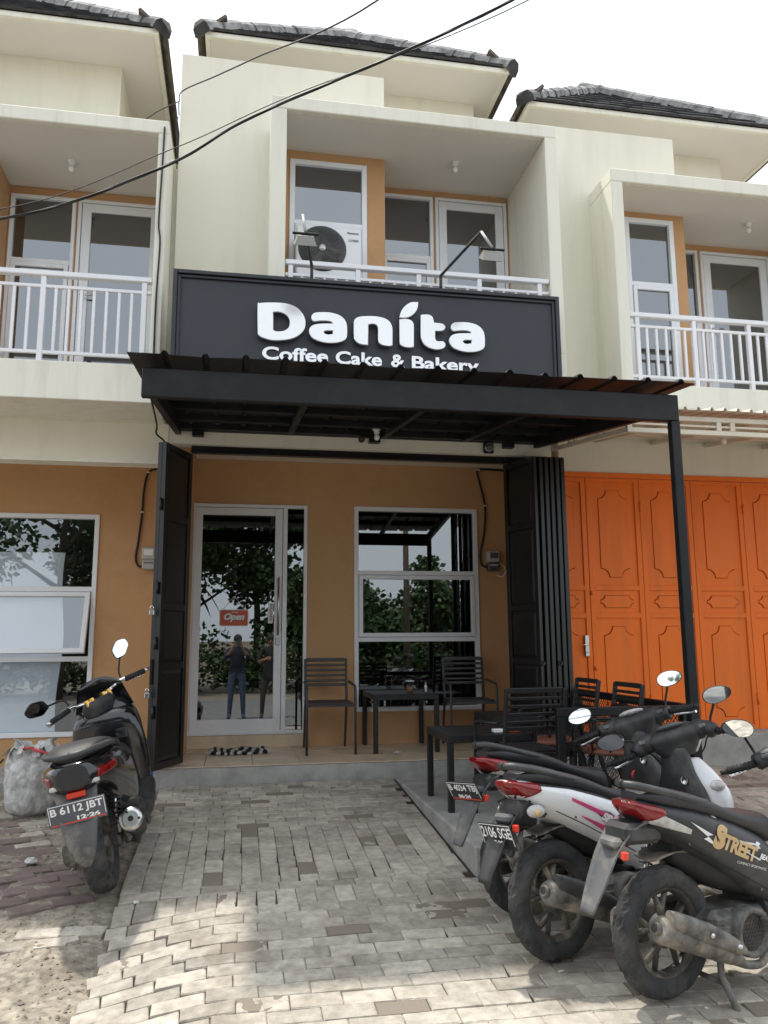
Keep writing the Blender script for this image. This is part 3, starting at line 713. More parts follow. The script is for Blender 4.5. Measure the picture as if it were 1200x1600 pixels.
# ================================================================ SHOP SIGN
sg = thing('signboard', 'wide charcoal signboard with raised mirror-white shop lettering above the canopy', 'sign')
B('panel', 'signface', sg, (-.54, 2.68, 6.325, 6.44, 3.60, 4.52))
mb = MB(); frame(mb, -.592, 2.732, 3.55, 4.568, 6.285, 6.46, .034); mb.build('outer_frame', 'signframe', sg)
mb = MB(); frame(mb, -.557, 2.697, 3.585, 4.533, 6.305, 6.40, .026); mb.build('inner_frame', 'signframe', sg)
LET = [
  [[(0.094, 4.286), (0.107, 4.302), (0.137, 4.31), (0.198, 4.316), (0.268, 4.319), (0.329, 4.315), (0.391, 4.297), (0.44, 4.26), (0.47, 4.215), (0.481, 4.165), (0.474, 4.113), (0.446, 4.068), (0.403, 4.035), (0.351, 4.013), (0.29, 4.001), (0.221, 3.996), (0.169, 4.004), (0.125, 4.019), (0.103, 4.038), (0.099, 4.065)], [(0.214, 4.241), (0.252, 4.246), (0.295, 4.239), (0.331, 4.22), (0.352, 4.193), (0.359, 4.161), (0.355, 4.124), (0.337, 4.095), (0.306, 4.077), (0.267, 4.069), (0.237, 4.07), (0.219, 4.078), (0.217, 4.092)]] ,
  [[(0.542, 4.188), (0.536, 4.211), (0.542, 4.234), (0.564, 4.253), (0.613, 4.261), (0.675, 4.264), (0.729, 4.257), (0.774, 4.241), (0.805, 4.215), (0.823, 4.183), (0.829, 4.142), (0.829, 4.085), (0.823, 4.052), (0.801, 4.029), (0.756, 4.011), (0.703, 4.003), (0.65, 4.003), (0.597, 4.013), (0.552, 4.032), (0.527, 4.061), (0.518, 4.093), (0.527, 4.121), (0.551, 4.144), (0.587, 4.156), (0.64, 4.163), (0.714, 4.167), (0.714, 4.176), (0.698, 4.189), (0.666, 4.194), (0.622, 4.193), (0.587, 4.188), (0.56, 4.183)], [(0.629, 4.091), (0.64, 4.103), (0.667, 4.11), (0.716, 4.113), (0.716, 4.076), (0.676, 4.068), (0.645, 4.075)]] ,
  [[(1.006, 4.005), (0.962, 4.005), (0.926, 4.017), (0.899, 4.043), (0.893, 4.08), (0.893, 4.193), (0.9, 4.217), (0.922, 4.237), (0.963, 4.249), (1.036, 4.256), (1.09, 4.255), (1.145, 4.246), (1.186, 4.224), (1.209, 4.186), (1.215, 4.139), (1.214, 4.014), (1.198, 4.007), (1.162, 4.007), (1.13, 4.013), (1.107, 4.028), (1.098, 4.056), (1.099, 4.15), (1.09, 4.178), (1.072, 4.191), (1.044, 4.194), (1.013, 4.184), (1.008, 4.172)]] ,
  [[(1.283, 4.243), (1.32, 4.25), (1.357, 4.249), (1.384, 4.238), (1.398, 4.213), (1.4, 4.179), (1.398, 4.013), (1.372, 4.005), (1.326, 4.006), (1.294, 4.021), (1.283, 4.049)]] ,
  [[(1.283, 4.265), (1.292, 4.301), (1.311, 4.341), (1.344, 4.378), (1.391, 4.407), (1.44, 4.41), (1.438, 4.378), (1.423, 4.334), (1.394, 4.299), (1.357, 4.274), (1.32, 4.266)]] ,
  [[(1.469, 4.297), (1.515, 4.304), (1.548, 4.299), (1.569, 4.279), (1.578, 4.234), (1.626, 4.233), (1.664, 4.226), (1.677, 4.207), (1.668, 4.183), (1.635, 4.168), (1.586, 4.168), (1.584, 4.106), (1.591, 4.076), (1.614, 4.069), (1.652, 4.072), (1.67, 4.059), (1.674, 4.04), (1.66, 4.017), (1.622, 4.003), (1.576, 4.002), (1.529, 4.015), (1.493, 4.041), (1.473, 4.08), (1.466, 4.127)]] ,
  [[(1.738, 4.181), (1.732, 4.204), (1.738, 4.227), (1.76, 4.246), (1.809, 4.254), (1.871, 4.257), (1.925, 4.25), (1.97, 4.234), (2.001, 4.208), (2.019, 4.176), (2.025, 4.135), (2.025, 4.078), (2.019, 4.045), (1.997, 4.022), (1.952, 4.004), (1.899, 3.996), (1.846, 3.996), (1.793, 4.006), (1.748, 4.025), (1.723, 4.054), (1.714, 4.086), (1.723, 4.114), (1.747, 4.137), (1.783, 4.149), (1.836, 4.156), (1.91, 4.16), (1.91, 4.169), (1.894, 4.182), (1.862, 4.187), (1.818, 4.186), (1.783, 4.181), (1.756, 4.176)], [(1.825, 4.084), (1.836, 4.096), (1.863, 4.103), (1.912, 4.106), (1.912, 4.069), (1.872, 4.061), (1.841, 4.068)]] ,
]
for lp in LET:
    def sm(l):                                    # smooth the traced outline
        n = len(l); o = []
        for i in range(n):
            p0, p1, p2, p3 = [Vector(l[(i+k) % n]) for k in (-1, 0, 1, 2)]
            sharp = (p1-p0).angle(p2-p1, 0) > .9 or (p2-p1).angle(p3-p2, 0) > .9
            for k in range(1 if sharp else 3):
                t = k/3; o.append(tuple(p1 if sharp else .5*(2*p1+(p2-p0)*t+(2*p0-5*p1+4*p2-p3)*t*t+(3*p1-p0-3*p2+p3)*t**3)))
        return o
    curve_shape('letter', [sm(l) for l in lp], .022, .004, 'letterwhite', sg, lambda u, v, t: (u, 6.275-t, v))
for (wd, x0, wdt, zb, ht) in (('Coffee', .135, .545, 3.842, .114), ('Cake', .742, .392, 3.838, .114), ('&', 1.212, .120, 3.838, .112), ('Bakery', 1.392, .592, 3.797, .148)):
    text('lettering', wd, .15, 'letterwhite', sg, Matrix.Translation((x0, 6.315, zb)) @ FACE, fit=(wdt, ht), bold=.0042, extrude=.005)

# ================================================================ BLACK CANOPY
cn = thing('canopy', 'black steel lean-to canopy with ribbed sheet roof over the shop front', 'canopy')
CS = (3.50-3.235)/(7.12-4.60)
def cz(y): return 3.224+(y-4.60)*CS
def rib_sheet(x0, x1, y0, y1, zf, pitch, rw, rh, th=.004, edge=0):
    xs = []; x = x0
    while x < x1-.001:
        for dx, z in ((0, 0), (pitch-rw*2, 0), (pitch-rw*1.4, rh), (pitch-rw*.6, rh)):
            if x+dx <= x1: xs.append((x+dx, z))
        x += pitch
    xs.append((x1, 0)); ys = fr(y0, y1, 6); mb = MB(); n = len(xs); m_ = len(ys)
    vs = [(x, y, zf(y)+z+(edge*math.sin(x*5.3)*.5+edge*math.sin(x*11.7+1)*.4 if j == 0 else 0)) for j, y in enumerate(ys) for x, z in xs]
    vs += [(x, y, z-th) for x, y, z in vs]; o = n*m_
    fs = []
    for j in range(m_-1):
        for i in range(n-1):
            q = (j*n+i, j*n+i+1, (j+1)*n+i+1, (j+1)*n+i); fs.append(q); fs.append(tuple(k+o for k in q[::-1]))
    for i in range(n-1): fs.append((i, i+o, i+1+o, i+1)); k = (m_-1)*n; fs.append((k+i, k+i+1, k+i+1+o, k+i+o))
    for j in range(m_-1): fs.append((j*n, (j+1)*n, (j+1)*n+o, j*n+o)); k = n-1; fs.append((j*n+k, j*n+k+o, (j+1)*n+k+o, (j+1)*n+k))
    return mb.add(vs, fs)
rib_sheet(-.68, 2.94, 4.615, 7.13, cz, .236, .024, .022, edge=.006).build('roof_sheet', 'sheetmetal', cn)
B('front_beam', 'blackmetal', cn, (-.60, 2.852, 4.69, 4.74, 2.985, 3.165), c=.006)
for x in (-.575, .42, 1.28, 2.06, 2.79):
    MB().bar((x, 4.741, 3.10 if abs(x-1) > 1.5 else 3.13), (x, 7.12, 3.445), .05, .11 if abs(x-1) > 1.5 else .05).build('rafter', 'blackmetal', cn)
for y in (5.15, 5.62, 6.10, 6.60, 7.06):
    B('purlin', 'blackmetal', cn, (-.60, 2.82, y-.025, y+.025, cz(y)-.055, cz(y)-.006), c=.003)
B('back_beam', 'blackmetal', cn, (-.62, 2.85, 7.085, 7.138, 3.425, 3.478), c=.004)
B('post', 'blackmetal', cn, (2.79, 2.852, 4.685, 4.745, .388, 2.984), c=.005)
B('foot_plate', 'blackmetal', cn, (2.75, 2.89, 4.655, 4.79, .3885, .398), c=.002)
for x in (-.4, 1.2, 2.5): B('bracket', 'blackmetal', cn, (x-.05, x+.05, 7.06, 7.137, 3.375, 3.424))

# cream canopy of the right house
wc = thing('canopy', 'cream steel canopy with ribbed sheet above the orange doors', 'canopy')
wz = lambda y: 3.345+(y-5.55)*.145
rib_sheet(2.97, 6.9, 5.52, 7.19, wz, .115, .018, .024, edge=.003).build('roof_sheet', 'creamsheet', wc)
mb = MB(); mb.cbox(2.95, 6.9, 5.59, 5.63, 3.265, 3.305, .004); mb.cbox(2.95, 6.9, 5.59, 5.63, 3.155, 3.195, .004); mb.build('front_truss', 'creammetal', wc)
B('mid_rail', 'creammetal', wc, (2.99, 6.9, 5.60, 5.62, 3.222, 3.237))
for x in (2.95, 3.72, 3.84, 4.62, 4.74, 5.5): B('strut', 'creammetal', wc, (x, x+.04, 5.591, 5.629, 3.1955, 3.2645))
for zb, nm in ((3.18, 'side_chord'), (3.29, 'side_chord')): MB().bar((2.97, 5.632, zb), (2.97, 7.18, zb+.215), .038, .036).build(nm, 'creammetal', wc)
for y in (6.0, 6.12, 6.6, 6.72): B('strut', 'creammetal', wc, (2.955, 2.985, y, y+.03, 3.195+(y-5.63)*.139, 3.28+(y-5.63)*.139))
for x in (3.45, 4.05, 4.65, 5.3): MB().bar((x, 5.632, 3.285), (x, 7.19, 3.505), .04, .04).build('rafter', 'creammetal', wc)
for y in (6.0, 6.45, 6.9, 7.15): B('purlin', 'creammetal', wc, (2.99, 6.9, y-.02, y+.02, wz(y)-.046, wz(y)-.006), c=.003)

# ================================================================ FOLDING GATES
def black_leaf(W, z0, z1):
    f = MB(); t = .02; zs = [z0, z0+(z1-z0)*.305, z0+(z1-z0)*.485, z0+(z1-z0)*.765, z1]
    f.cbox(0, .05, -t, t, z0, z1, .003); f.cbox(W-.05, W, -t, t, z0, z1, .003)
    f.cbox(.049, W-.049, -t+.001, t-.001, z0, z0+.06, .003); f.cbox(.049, W-.049, -t+.001, t-.001, z1-.05, z1, .003)
    for z in zs[1:-1]: f.cbox(.049, W-.049, -t+.001, t-.001, z-.03, z+.03, .003)
    fm = f.mesh('leaf', 'blackgate'); ps = []
    for i in range(4):
        a = zs[i]+(.06 if i == 0 else .03); b = zs[i+1]-(.05 if i == 3 else .03); p = MB()
        p.box(.049, W-.049, -.004, .004, a, b)
        for sgn in (-1, 1):
            p.add([(.05, sgn*.006, a), (W-.05, sgn*.006, a), (W-.05, sgn*.006, b), (.05, sgn*.006, b), (.085, sgn*.013, a+.035), (W-.085, sgn*.013, a+.035), (W-.085, sgn*.013, b-.035), (.085, sgn*.013, b-.035)],
                  [(0, 1, 5, 4), (1, 2, 6, 5), (2, 3, 7, 6), (3, 0, 4, 7), (4, 5, 6, 7)])
        ps.append(p.mesh('panel', 'blackgate'))
    return fm, ps
LF = black_leaf(.47, .545, 3.235)
def put_leaf(parent, a, b):
    a = Vector((*a, 0)); b = Vector((*b, 0)); an = math.atan2(b.y-a.y, b.x-a.x)
    M = Matrix.Translation(a) @ Matrix.Rotation(an, 4, 'Z') @ Matrix.Diagonal(((b-a).length/.47, 1, 1, 1))
    o = inst('leaf', LF[0], parent, M)
    for p in LF[1]: inst('panel', p, o, Matrix())
    return o
gl = thing('folding_gate', 'black folding gate leaf swung open at the left of the shop door', 'gate')
put_leaf(gl, (-.462, 7.225), (-.655, 6.785)); put_leaf(gl, (-.512, 7.235), (-.690, 6.80))
for z in (1.0, 1.55, 2.0, 2.7): MB().tube([(-.668, 6.772, z-.05), (-.668, 6.772, z+.05)], .011, 8).build('hinge', 'blackgate', gl)
B('bolt_plate', 'blackgate', gl, (-.700, -.684, 6.78, 6.80, 1.22, 1.42))
gr_ = thing('folding_gate', 'black folding gate leaves stacked open at the right of the shop window', 'gate')
for i, (a, b) in enumerate((((2.505, 7.235), (2.660, 6.825)), ((2.60, 7.24), (2.715, 6.82)), ((2.665, 7.24), (2.765, 6.815)), ((2.735, 7.24), (2.82, 6.82)), ((2.80, 7.24), (2.87, 6.81)), ((2.865, 7.24), (2.925, 6.82)))):
    put_leaf(gr_, a, b)
    ey = MB(); ey.lathe([(.010, -.004), (.022, -.004), (.022, .004), (.010, .004)], (b[0], b[1]-.012, 1.35-.28*(i % 3)), 'y', 12, closed=True)
    ey.build('lock_eye', 'blackgate', gr_)
tr = MB(); tr.cbox(-.46, 2.50, 7.205, 7.275, 3.25, 3.314, .004); tr.cbox(2.5, 2.95, 7.20, 7.28, 3.25, 3.314, .004)
tag(tr.build('gate_track', 'blackgate'), 'black overhead gate track spanning the shop front', 'track')
for (x, y, z, lb) in ((-.703, 6.752, 1.83, 'small steel padlock on the upper clasp of the open black gate'), (-.715, 6.755, 1.17, 'small steel padlock on the lower clasp of the open black gate')):
    p = thing('padlock', lb, 'padlock', (x, y, z), group='padlocks on the left black gate'); MB().cbox(-.019, .019, -.009, .009, -.055, -.012, .004).build('lock_body', 'steel', p)
    MB().tube([(-.012, 0, -.014), (-.012, 0, .010), (-.006, 0, .019), (.006, 0, .019), (.012, 0, .010), (.012, 0, -.014)], .004, 8).build('shackle', 'chrome', p)

og = thing('folding_gate', 'bright orange folding steel doors with ornamental panels', 'gate')
def notch(x0, x1, z0, z1, r):                     # plate outline with concave shoulders
    pts = []
    for (cx, cz_, sx, sz) in ((x0, z0, 1, 1), (x1, z0, -1, 1), (x1, z1, -1, -1), (x0, z1, 1, -1)):
        seq = []
        for k in range(6):
            a = math.pi/2*k/5; seq.append((cx+sx*(r*1.0*math.cos(a)*1.0), cz_+sz*(r*math.sin(a))))
        seq = [(cx+sx*r*(math.sin(math.pi/2*k/5)), cz_+sz*r*(math.cos(math.pi/2*k/5))) for k in range(6)] if (sx*sz > 0) else [(cx+sx*r*(math.cos(math.pi/2*k/5)), cz_+sz*r*(math.sin(math.pi/2*k/5))) for k in range(6)]
        pts += seq
    return pts
LW = .563; ox = .0
f = MB(); y0, y1 = 7.20, 7.235
f.cbox(.002, .052, y0-.012, y1, .69, 3.13, .003); f.cbox(LW-.052, LW-.002, y0-.012, y1, .69, 3.13, .003)
for a, b in ((.69, .735), (1.76, 1.81), (2.025, 2.075), (3.09, 3.13)): f.cbox(.051, LW-.051, y0-.0115, y1-.001, a, b, .003)
ofm = f.mesh('leaf', 'orange'); opn = []
def gshape(loops, t0, t1, m, nm):
    o = curve_shape(nm, loops, t1-t0, .0015, m, None, lambda u, v, t: (u, (t0+t1)/2-t, v)); me = o.data; bpy.data.objects.remove(o); return me
for (a, b, r, ix, iz) in ((.735, 1.76, .085, .075, .075), (1.81, 2.025, .042, .055, .045), (2.075, 3.09, .085, .075, .075)):
    rect = [(.049, a-.002), (LW-.049, a-.002), (LW-.049, b+.002), (.049, b+.002)]
    outl = notch(.052+ix, LW-.052-ix, a+iz, b-iz, r); inn = notch(.052+ix+.007, LW-.052-ix-.007, a+iz+.007, b-iz-.007, r+.0015)
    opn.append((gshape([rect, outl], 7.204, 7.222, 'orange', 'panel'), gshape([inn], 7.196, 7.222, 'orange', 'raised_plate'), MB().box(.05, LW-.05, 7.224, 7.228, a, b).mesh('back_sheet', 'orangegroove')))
for i in range(-1, 7):
    x = 3.309+LW*i
    if i == -1: continue
    o = inst('leaf', ofm, og, Matrix.Translation((x, 0, 0)))
    for tri in opn:
        for me in tri: inst(me.name.split('.')[0], me, o, Matrix())
# first leaf beside the shop's gate stack
o = inst('leaf', ofm, og, Matrix.Translation((3.309-LW, .002, 0)))
for tri in opn:
    for me in tri: inst(me.name.split('.')[0], me, o, Matrix())
B('top_frame', 'orange', og, (3.052, 8.0, 7.18, 7.30, 3.135, 3.184), c=.003)
B('handle', 'steel', og, (3.228, 3.272, 7.176, 7.187, 1.40, 1.60), c=.004)
hd = MB(); hd.tube([(3.25, 7.178, 1.51), (3.25, 7.135, 1.51), (3.18, 7.135, 1.51)], .008); hd.tube([(3.25, 7.178, 1.44), (3.25, 7.168, 1.44)], .012, 12); hd.build('handle', 'chrome', og)
for (x, z) in ((3.325, 2.0), (3.33, 1.29)): MB().lathe([(0.001, 7.165), (.018, 7.167), (.018, 7.189)], (x, 0, z), 'y', 14).build('lock_knob', 'orange', og)
for x in (3.309+LW, 3.309+3*LW):
    for z in (.98, 2.85): MB().tube([(x+.004, 7.182, z-.05), (x+.004, 7.182, z+.05)], .011, 8).build('hinge', 'orange', og)

# ================================================================ FITTINGS ON THE FACADE
def conduit(pts, r=.011, n=8): return MB().tube([Vector(p) for p in cr(pts, 5)], r, n)
def meter(label, x, z, cable, dark, gx):
    t = thing('electric_meter', label, 'meter', group=None)
    B('case', 'meter' if not dark else 'meter', t, (x-.065, x+.065, 8.09, 8.197, z-.02, z+.10), c=.012)
    B('window_plate', 'meterdark' if dark else 'acwhite', t, (x-.045, x+.045, 8.083, 8.0895, z+.02, z+.08), c=.003)
    B('terminal_cover', 'meterdark' if dark else 'meter', t, (x-.06, x+.06, 8.10, 8.197, z-.115, z-.021), c=.01)
    for k in range(4): B('key', 'acwhite' if dark else 'meterdark', t, (x-.04+k*.022, x-.025+k*.022, 8.097, 8.0995, z-.06, z-.045))
    conduit(cable).build('cable', 'cable', t)
    cl = MB()
    for i in (2, 4): cl.cbox(cable[i][0]-.016, cable[i][0]+.016, 8.165, 8.199, cable[i][2]-.006, cable[i][2]+.006, .002)
    cl.build('clip', 'acwhite', t); return t
meter('grey electric meter with looping cable on the left house wall', -.895, 2.385, [(-.70, 8.18, 3.30), (-.83, 8.18, 3.30), (-.937, 8.18, 3.256), (-.974, 8.18, 3.077), (-.983, 8.18, 2.848), (-1.008, 8.18, 2.557), (-1.026, 8.18, 2.39), (-1.0, 8.175, 2.31), (-.955, 8.16, 2.30)], False, 0)
mm = meter('dark electric meter with white lead right of the shop window', 2.655, 2.40, [(2.89, 8.18, 3.39), (2.70, 8.18, 3.40), (2.53, 8.18, 3.39), (2.535, 8.18, 3.28), (2.595, 8.18, 2.999), (2.58, 8.18, 2.719), (2.53, 8.18, 2.476), (2.54, 8.175, 2.36), (2.59, 8.16, 2.33)], True, 0)
conduit([(2.70, 8.15, 2.36), (2.76, 8.15, 2.36), (2.80, 8.16, 2.29), (2.76, 8.16, 2.23), (2.70, 8.16, 2.245)], .006).build('white_lead', 'acwhite', mm)
def bulb_holder(label, x, y, z):
    t = thing('ceiling_lamp', label, 'lamp', (x, y, z), group='bulb holders under ceilings'); t.scale = (.75, .75, .75)
    MB().lathe([(.001, 0), (.055, 0), (.055, -.012), (.036, -.03), (.034, -.06), (.001, -.06)], (0, 0, 0), 'z', 20).build('holder', 'acwhite', t)
    m = MB().ball((0, 0, -.105), .034, 14, sc=(1, 1, 1.25)).build('bulb', 'bulb', t); return t
bulb_holder('bare white bulb holder on the left balcony ceiling', -1.61, 7.10, 5.930)
bulb_holder('bare white bulb holder on the balcony ceiling above the coffee sign', 2.02, 7.03, 6.265)
bulb_holder('bare white bulb holder on the right balcony ceiling', 5.24, 7.05, 5.920)
bulb_holder('white bulb holder hanging under the black canopy', 1.185, 6.88, 3.452)
bulb_holder('bulb holder hanging under the cream canopy', 4.35, 6.45, 3.428)
sl_ = thing('spot_light', 'small black spotlight beside the bulb under the black canopy', 'light', (1.10, 6.90, 3.40))
MB().cbox(-.05, .03, -.02, .02, -.03, .03, .01).build('housing', 'blackmetal', sl_); MB().lathe([(.001, -.05), (.028, -.05), (.03, .02), (.001, .02)], (-.05, 0, -.045), 'y', 16).build('lens', 'darkplastic', sl_)
cc = thing('security_camera', 'black dome security camera on the cream beam', 'camera', (2.31, 7.14, 3.375))
B('base', 'blackmetal', cc, (-.05, .05, -.04, -.002, -.055, .055), c=.012); MB().ball((0, -.045, 0), .036, 16).build('dome', 'meterdark', cc)
MB().lathe([(.036, -.052), (.043, -.05), (.043, -.035), (.036, -.035)], (0, 0, 0), 'y', 20, closed=True).build('ring', 'steel', cc)

# sign floodlights on bent arms
def flood(label, base, elbow, head):
    t = thing('floodlight', label, 'floodlight', base, group='sign floodlights'); b = Vector(base); e = Vector(elbow)-b; h = Vector(head)-b
    k = Vector((0, 0, .16))
    MB().tube([(0, 0, -.05), k*.8, k, k+(e-k)*.06], .014, 10).build('upright', 'darkplastic', t)
    MB().tube([k+(e-k)*.03, e], .012, 10).build('arm', 'darkplastic', t)
    MB().tube([e, h+Vector((0, 0, .02))], .011, 10).build('drop_arm', 'meter', t)
    M = Matrix.Translation(h) @ Matrix.Rotation(R(35), 4, 'X')
    hd = MB().cbox(-.10, .10, -.012, .012, -.006, .012, .003); hd.xform(M); hd.build('bracket', 'blackmetal', t)
    bd = MB(); bd.add([(-.06, -.04, -.015), (.06, -.04, -.015), (.06, .04, -.015), (-.06, .04, -.015), (-.085, -.06, -.075), (.085, -.06, -.075), (.085, .06, -.075), (-.085, .06, -.075)], [(0, 1, 2, 3), (0, 4, 5, 1), (1, 5, 6, 2), (2, 6, 7, 3), (3, 7, 4, 0), (4, 7, 6, 5)])
    bd.xform(M); bd.build('housing', 'lampbody', t)
    ln = MB().box(-.075, .075, -.05, .05, -.079, -.0755); ln.xform(M); ln.build('lens', 'meterdark', t)
flood('bent-arm floodlight in front of the air conditioner', (.548, 6.45, 4.60), (.411, 5.70, 4.800), (.43, 5.62, 4.60))
flood('bent-arm floodlight in front of the balcony door', (1.695, 6.45, 4.60), (1.841, 5.70, 4.791), (1.90, 5.62, 4.60))

# air conditioner
ac = thing('air_conditioner', 'white outdoor air conditioner unit with round fan grille on the balcony', 'air conditioner', (.735, 6.80, 4.80))
B('case', 'acwhite', ac, (-.30, .305, 0, .24, 0, .535), c=.012)
MB().lathe([(.001, -.003), (.222, -.003), (.222, -.0005), (.001, -.0005)], (-.062, 0, .312), 'y', 40).build('fan_opening', 'meterdark', ac)
gm_ = MB()
for r_ in [.03+.016*i for i in range(12)]: gm_.lathe([(r_, -.020), (r_+.003, -.020), (r_+.003, -.015), (r_, -.015)], (-.062, 0, .312), 'y', 40, closed=True)
for k in range(16):
    a = 2*math.pi*k/16; p = [(-.062+r_*math.cos(a+r_*3), -.0175, .312+r_*math.sin(a+r_*3)) for r_ in (.03, .09, .15, .215)]; gm_.tube(p, .0025, 5)
gm_.build('grille', 'greyplastic', ac)
MB().lathe([(.001, -.026), (.032, -.026), (.034, -.012)], (-.062, 0, .312), 'y', 20).build('hub', 'lampbody', ac)
fb_ = MB()
for k in range(3):
    a = 2*math.pi*k/3; fb_.add([(-.062+.03*math.cos(a), -.006, .312+.03*math.sin(a)), (-.062+.2*math.cos(a-.3), -.004, .312+.2*math.sin(a-.3)), (-.062+.2*math.cos(a+.5), -.010, .312+.2*math.sin(a+.5)), (-.062+.05*math.cos(a+.9), -.008, .312+.05*math.sin(a+.9))], [(0, 1, 2, 3)])
fb_.build('fan_blades', 'greyplastic', ac)
text('lettering', 'Panasonic', .04, 'rubber', ac, Matrix.Translation((.17, -.003, .475)) @ FACE, fit=(.105, .02), bold=.001)
B('label_plate', 'meter', ac, (.18, .275, -.002, -.0005, .40, .425))
text('lettering', 'R32', .02, 'rubber', ac, Matrix.Translation((.225, -.0035, .405)) @ FACE, fit=(.04, .014))
rk = MB(); 
for x in (-.27, .27):
    for y in (.02, .22): rk.cbox(x-.015, x+.015, y-.015, y+.015, -.678, -.03, .003)
    rk.cbox(x-.02, x+.02, -.01, .25, -.03, -.001, .003)
rk.build('stand', 'blackmetal', ac)

# overhead cables
def cable(name, label, pts, r, twist=False):
    P = [Vector(p) for p in cr(pts, 10)]; mb = MB()
    if twist:
        for ph in (0, 2.1, 4.2):
            q = []; L = 0
            for i, p in enumerate(P):
                if i: L += (p-P[i-1]).length
                q.append(p+Vector((0, math.cos(L*5+ph), math.sin(L*5+ph)))*r*.75)
            mb.tube(q, r*.75, 6)
    else: mb.tube(P, r, 6)
    return tag(mb.build(name, 'cable'), label, 'cable', 'overhead cables')
import_pts = {}
cable('overhead_cable', 'thick twisted black overhead cable crossing the facade diagonally', [(-7, 6.0, 4.0), (-3.6, 5.9, 4.42), (-1.73, 5.5, 4.448), (-.6, 5.2, 4.77), (.035, 5.0, 5.105), (1.524, 4.0, 5.336), (2.9, 2.6, 5.55), (4.4, .6, 5.9), (7.5, -5.5, 7.0)], .0075, True)
cable('overhead_cable', 'thin black overhead wire just above the thick twisted cable', [(-7, 6.1, 4.2), (-3.6, 5.9, 4.5), (-1.70, 5.5, 4.53), (-.55, 5.3, 4.98), (.251, 5.0, 5.27), (1.645, 4.0, 5.364), (3.0, 2.6, 5.55), (4.5, .6, 5.9), (7.5, -5.5, 7.0)], .0035)
cable('overhead_cable', 'short overhead cable from the top corner of the middle house', [(-.662, 7.0, 6.44), (-.664, 6.97, 6.56), (-.62, 6.85, 6.59), (-.30, 6.3, 6.36), (.03, 5.7, 6.103), (.76, 4.3, 5.485), (1.6, 2.6, 5.2), (2.6, .6, 5.4), (5.0, -5.5, 7.0)], .006)
cable('wall_cable', 'thin wire slung across the left house under its eaves', [(-2.40, 7.9, 6.95), (-2.0, 8.0, 7.02), (-1.5, 8.2, 6.98), (-1.2, 7.7, 6.72), (-.9, 7.3, 6.66), (-.665, 7.02, 6.60)], .005)
cable('wall_cable', 'black cable running down the left house balcony pier', [(-.735, 6.538, 5.99), (-.742, 6.538, 5.6), (-.752, 6.538, 5.1), (-.735, 6.538, 4.9), (-.748, 6.538, 4.4), (-.748, 6.538, 3.9), (-.745, 6.538, 3.56)], .008)
cable('wall_cable', 'black lead from canopy corner down to the open gate', [(-.70, 6.0, 3.40), (-.74, 6.9, 3.42), (-.75, 7.0, 3.36), (-.69, 7.05, 3.31), (-.64, 7.05, 3.22)], .008)
cable('wall_cable', 'short black wire dangling in the gap between left and middle house', [(-.672, 7.0, 6.42), (-.68, 6.98, 6.33), (-.672, 7.0, 6.15), (-.665, 7.01, 5.9)], .006)

# ================================================================ FURNITURE
def make_chair(m, mseat):
    t = empty('chair'); s_ = .022
    for sx in (-1, 1):
        x = .225*sx
        l = MB(); l.tube([(x, -.30, 0), (x, -.285, .55), (x, -.27, .60), (x, -.24, .615), (x*.97, .12, .635)], .012, 8); l.build('leg', m, t)
        l = MB(); l.bar((x*.9, .30, 0), (x*.9, .17, .45), s_, .03); l.bar((x*.9, .17, .45), (x*.9, .235, .855), s_, .03); l.build('leg', m, t)
    f = MB(); f.bar((-.225, -.27, .437), (.225, -.27, .437), .03, .022); f.bar((-.205, .165, .437), (.205, .165, .437), .03, .022)
    f.bar((-.215, -.27, .437), (-.205, .165, .437), .022, .022); f.bar((.215, -.27, .437), (.205, .165, .437), .022, .022); f.build('seat_frame', m, t)
    sm = MB().cbox(-.205, .205, -.028, .028, 0, .014, .003).mesh('seat_slat', mseat)
    for k in range(6): inst('seat_slat', sm, t, Matrix.Translation((0, -.235+k*.070, .449)))
    def bp(z): return .17+(z-.45)*.16
    for (z, h) in ((.845, .035), (.795, .022), (.745, .022), (.695, .022), (.645, .022), (.605, .028)):
        mb = MB(); mb.cbox(-.192, .192, -.008, .008, -h/2, h/2, .003); inst('back_slat', mb.mesh('back_slat', m), t, Matrix.Translation((0, bp(z)-.004, z)) @ Matrix.Rotation(-.16, 4, 'X'))
    return t
chairs = [((.855, 7.80, .531), 0, 'grey slatted metal armchair between the glass door and window', 'furngrey'),
          ((2.245, 7.80, .531), R(-4), 'grey slatted metal armchair right of the window table', 'furngrey'),
          ((1.872, 5.22, .389), R(184), 'black slatted armchair with its back to the street, behind the parked scooters', 'furn'),
          ((2.525, 6.12, .389), R(-90), 'black slatted chair against the side railing, nearer the shop', 'furn'),
          ((2.525, 5.43, .389), R(-90), 'black slatted chair against the side railing, nearer the post', 'furn')]
protos = {}
for loc, rz, lb, m in chairs:
    if m not in protos: protos[m] = o = make_chair(m, m)
    else: o = copy_tree(protos[m])
    o.location = loc; o.rotation_euler = (0, 0, rz); tag(o, lb, 'chair', 'slatted chairs outside the shop')
protos['furngrey'].name = 'chair'
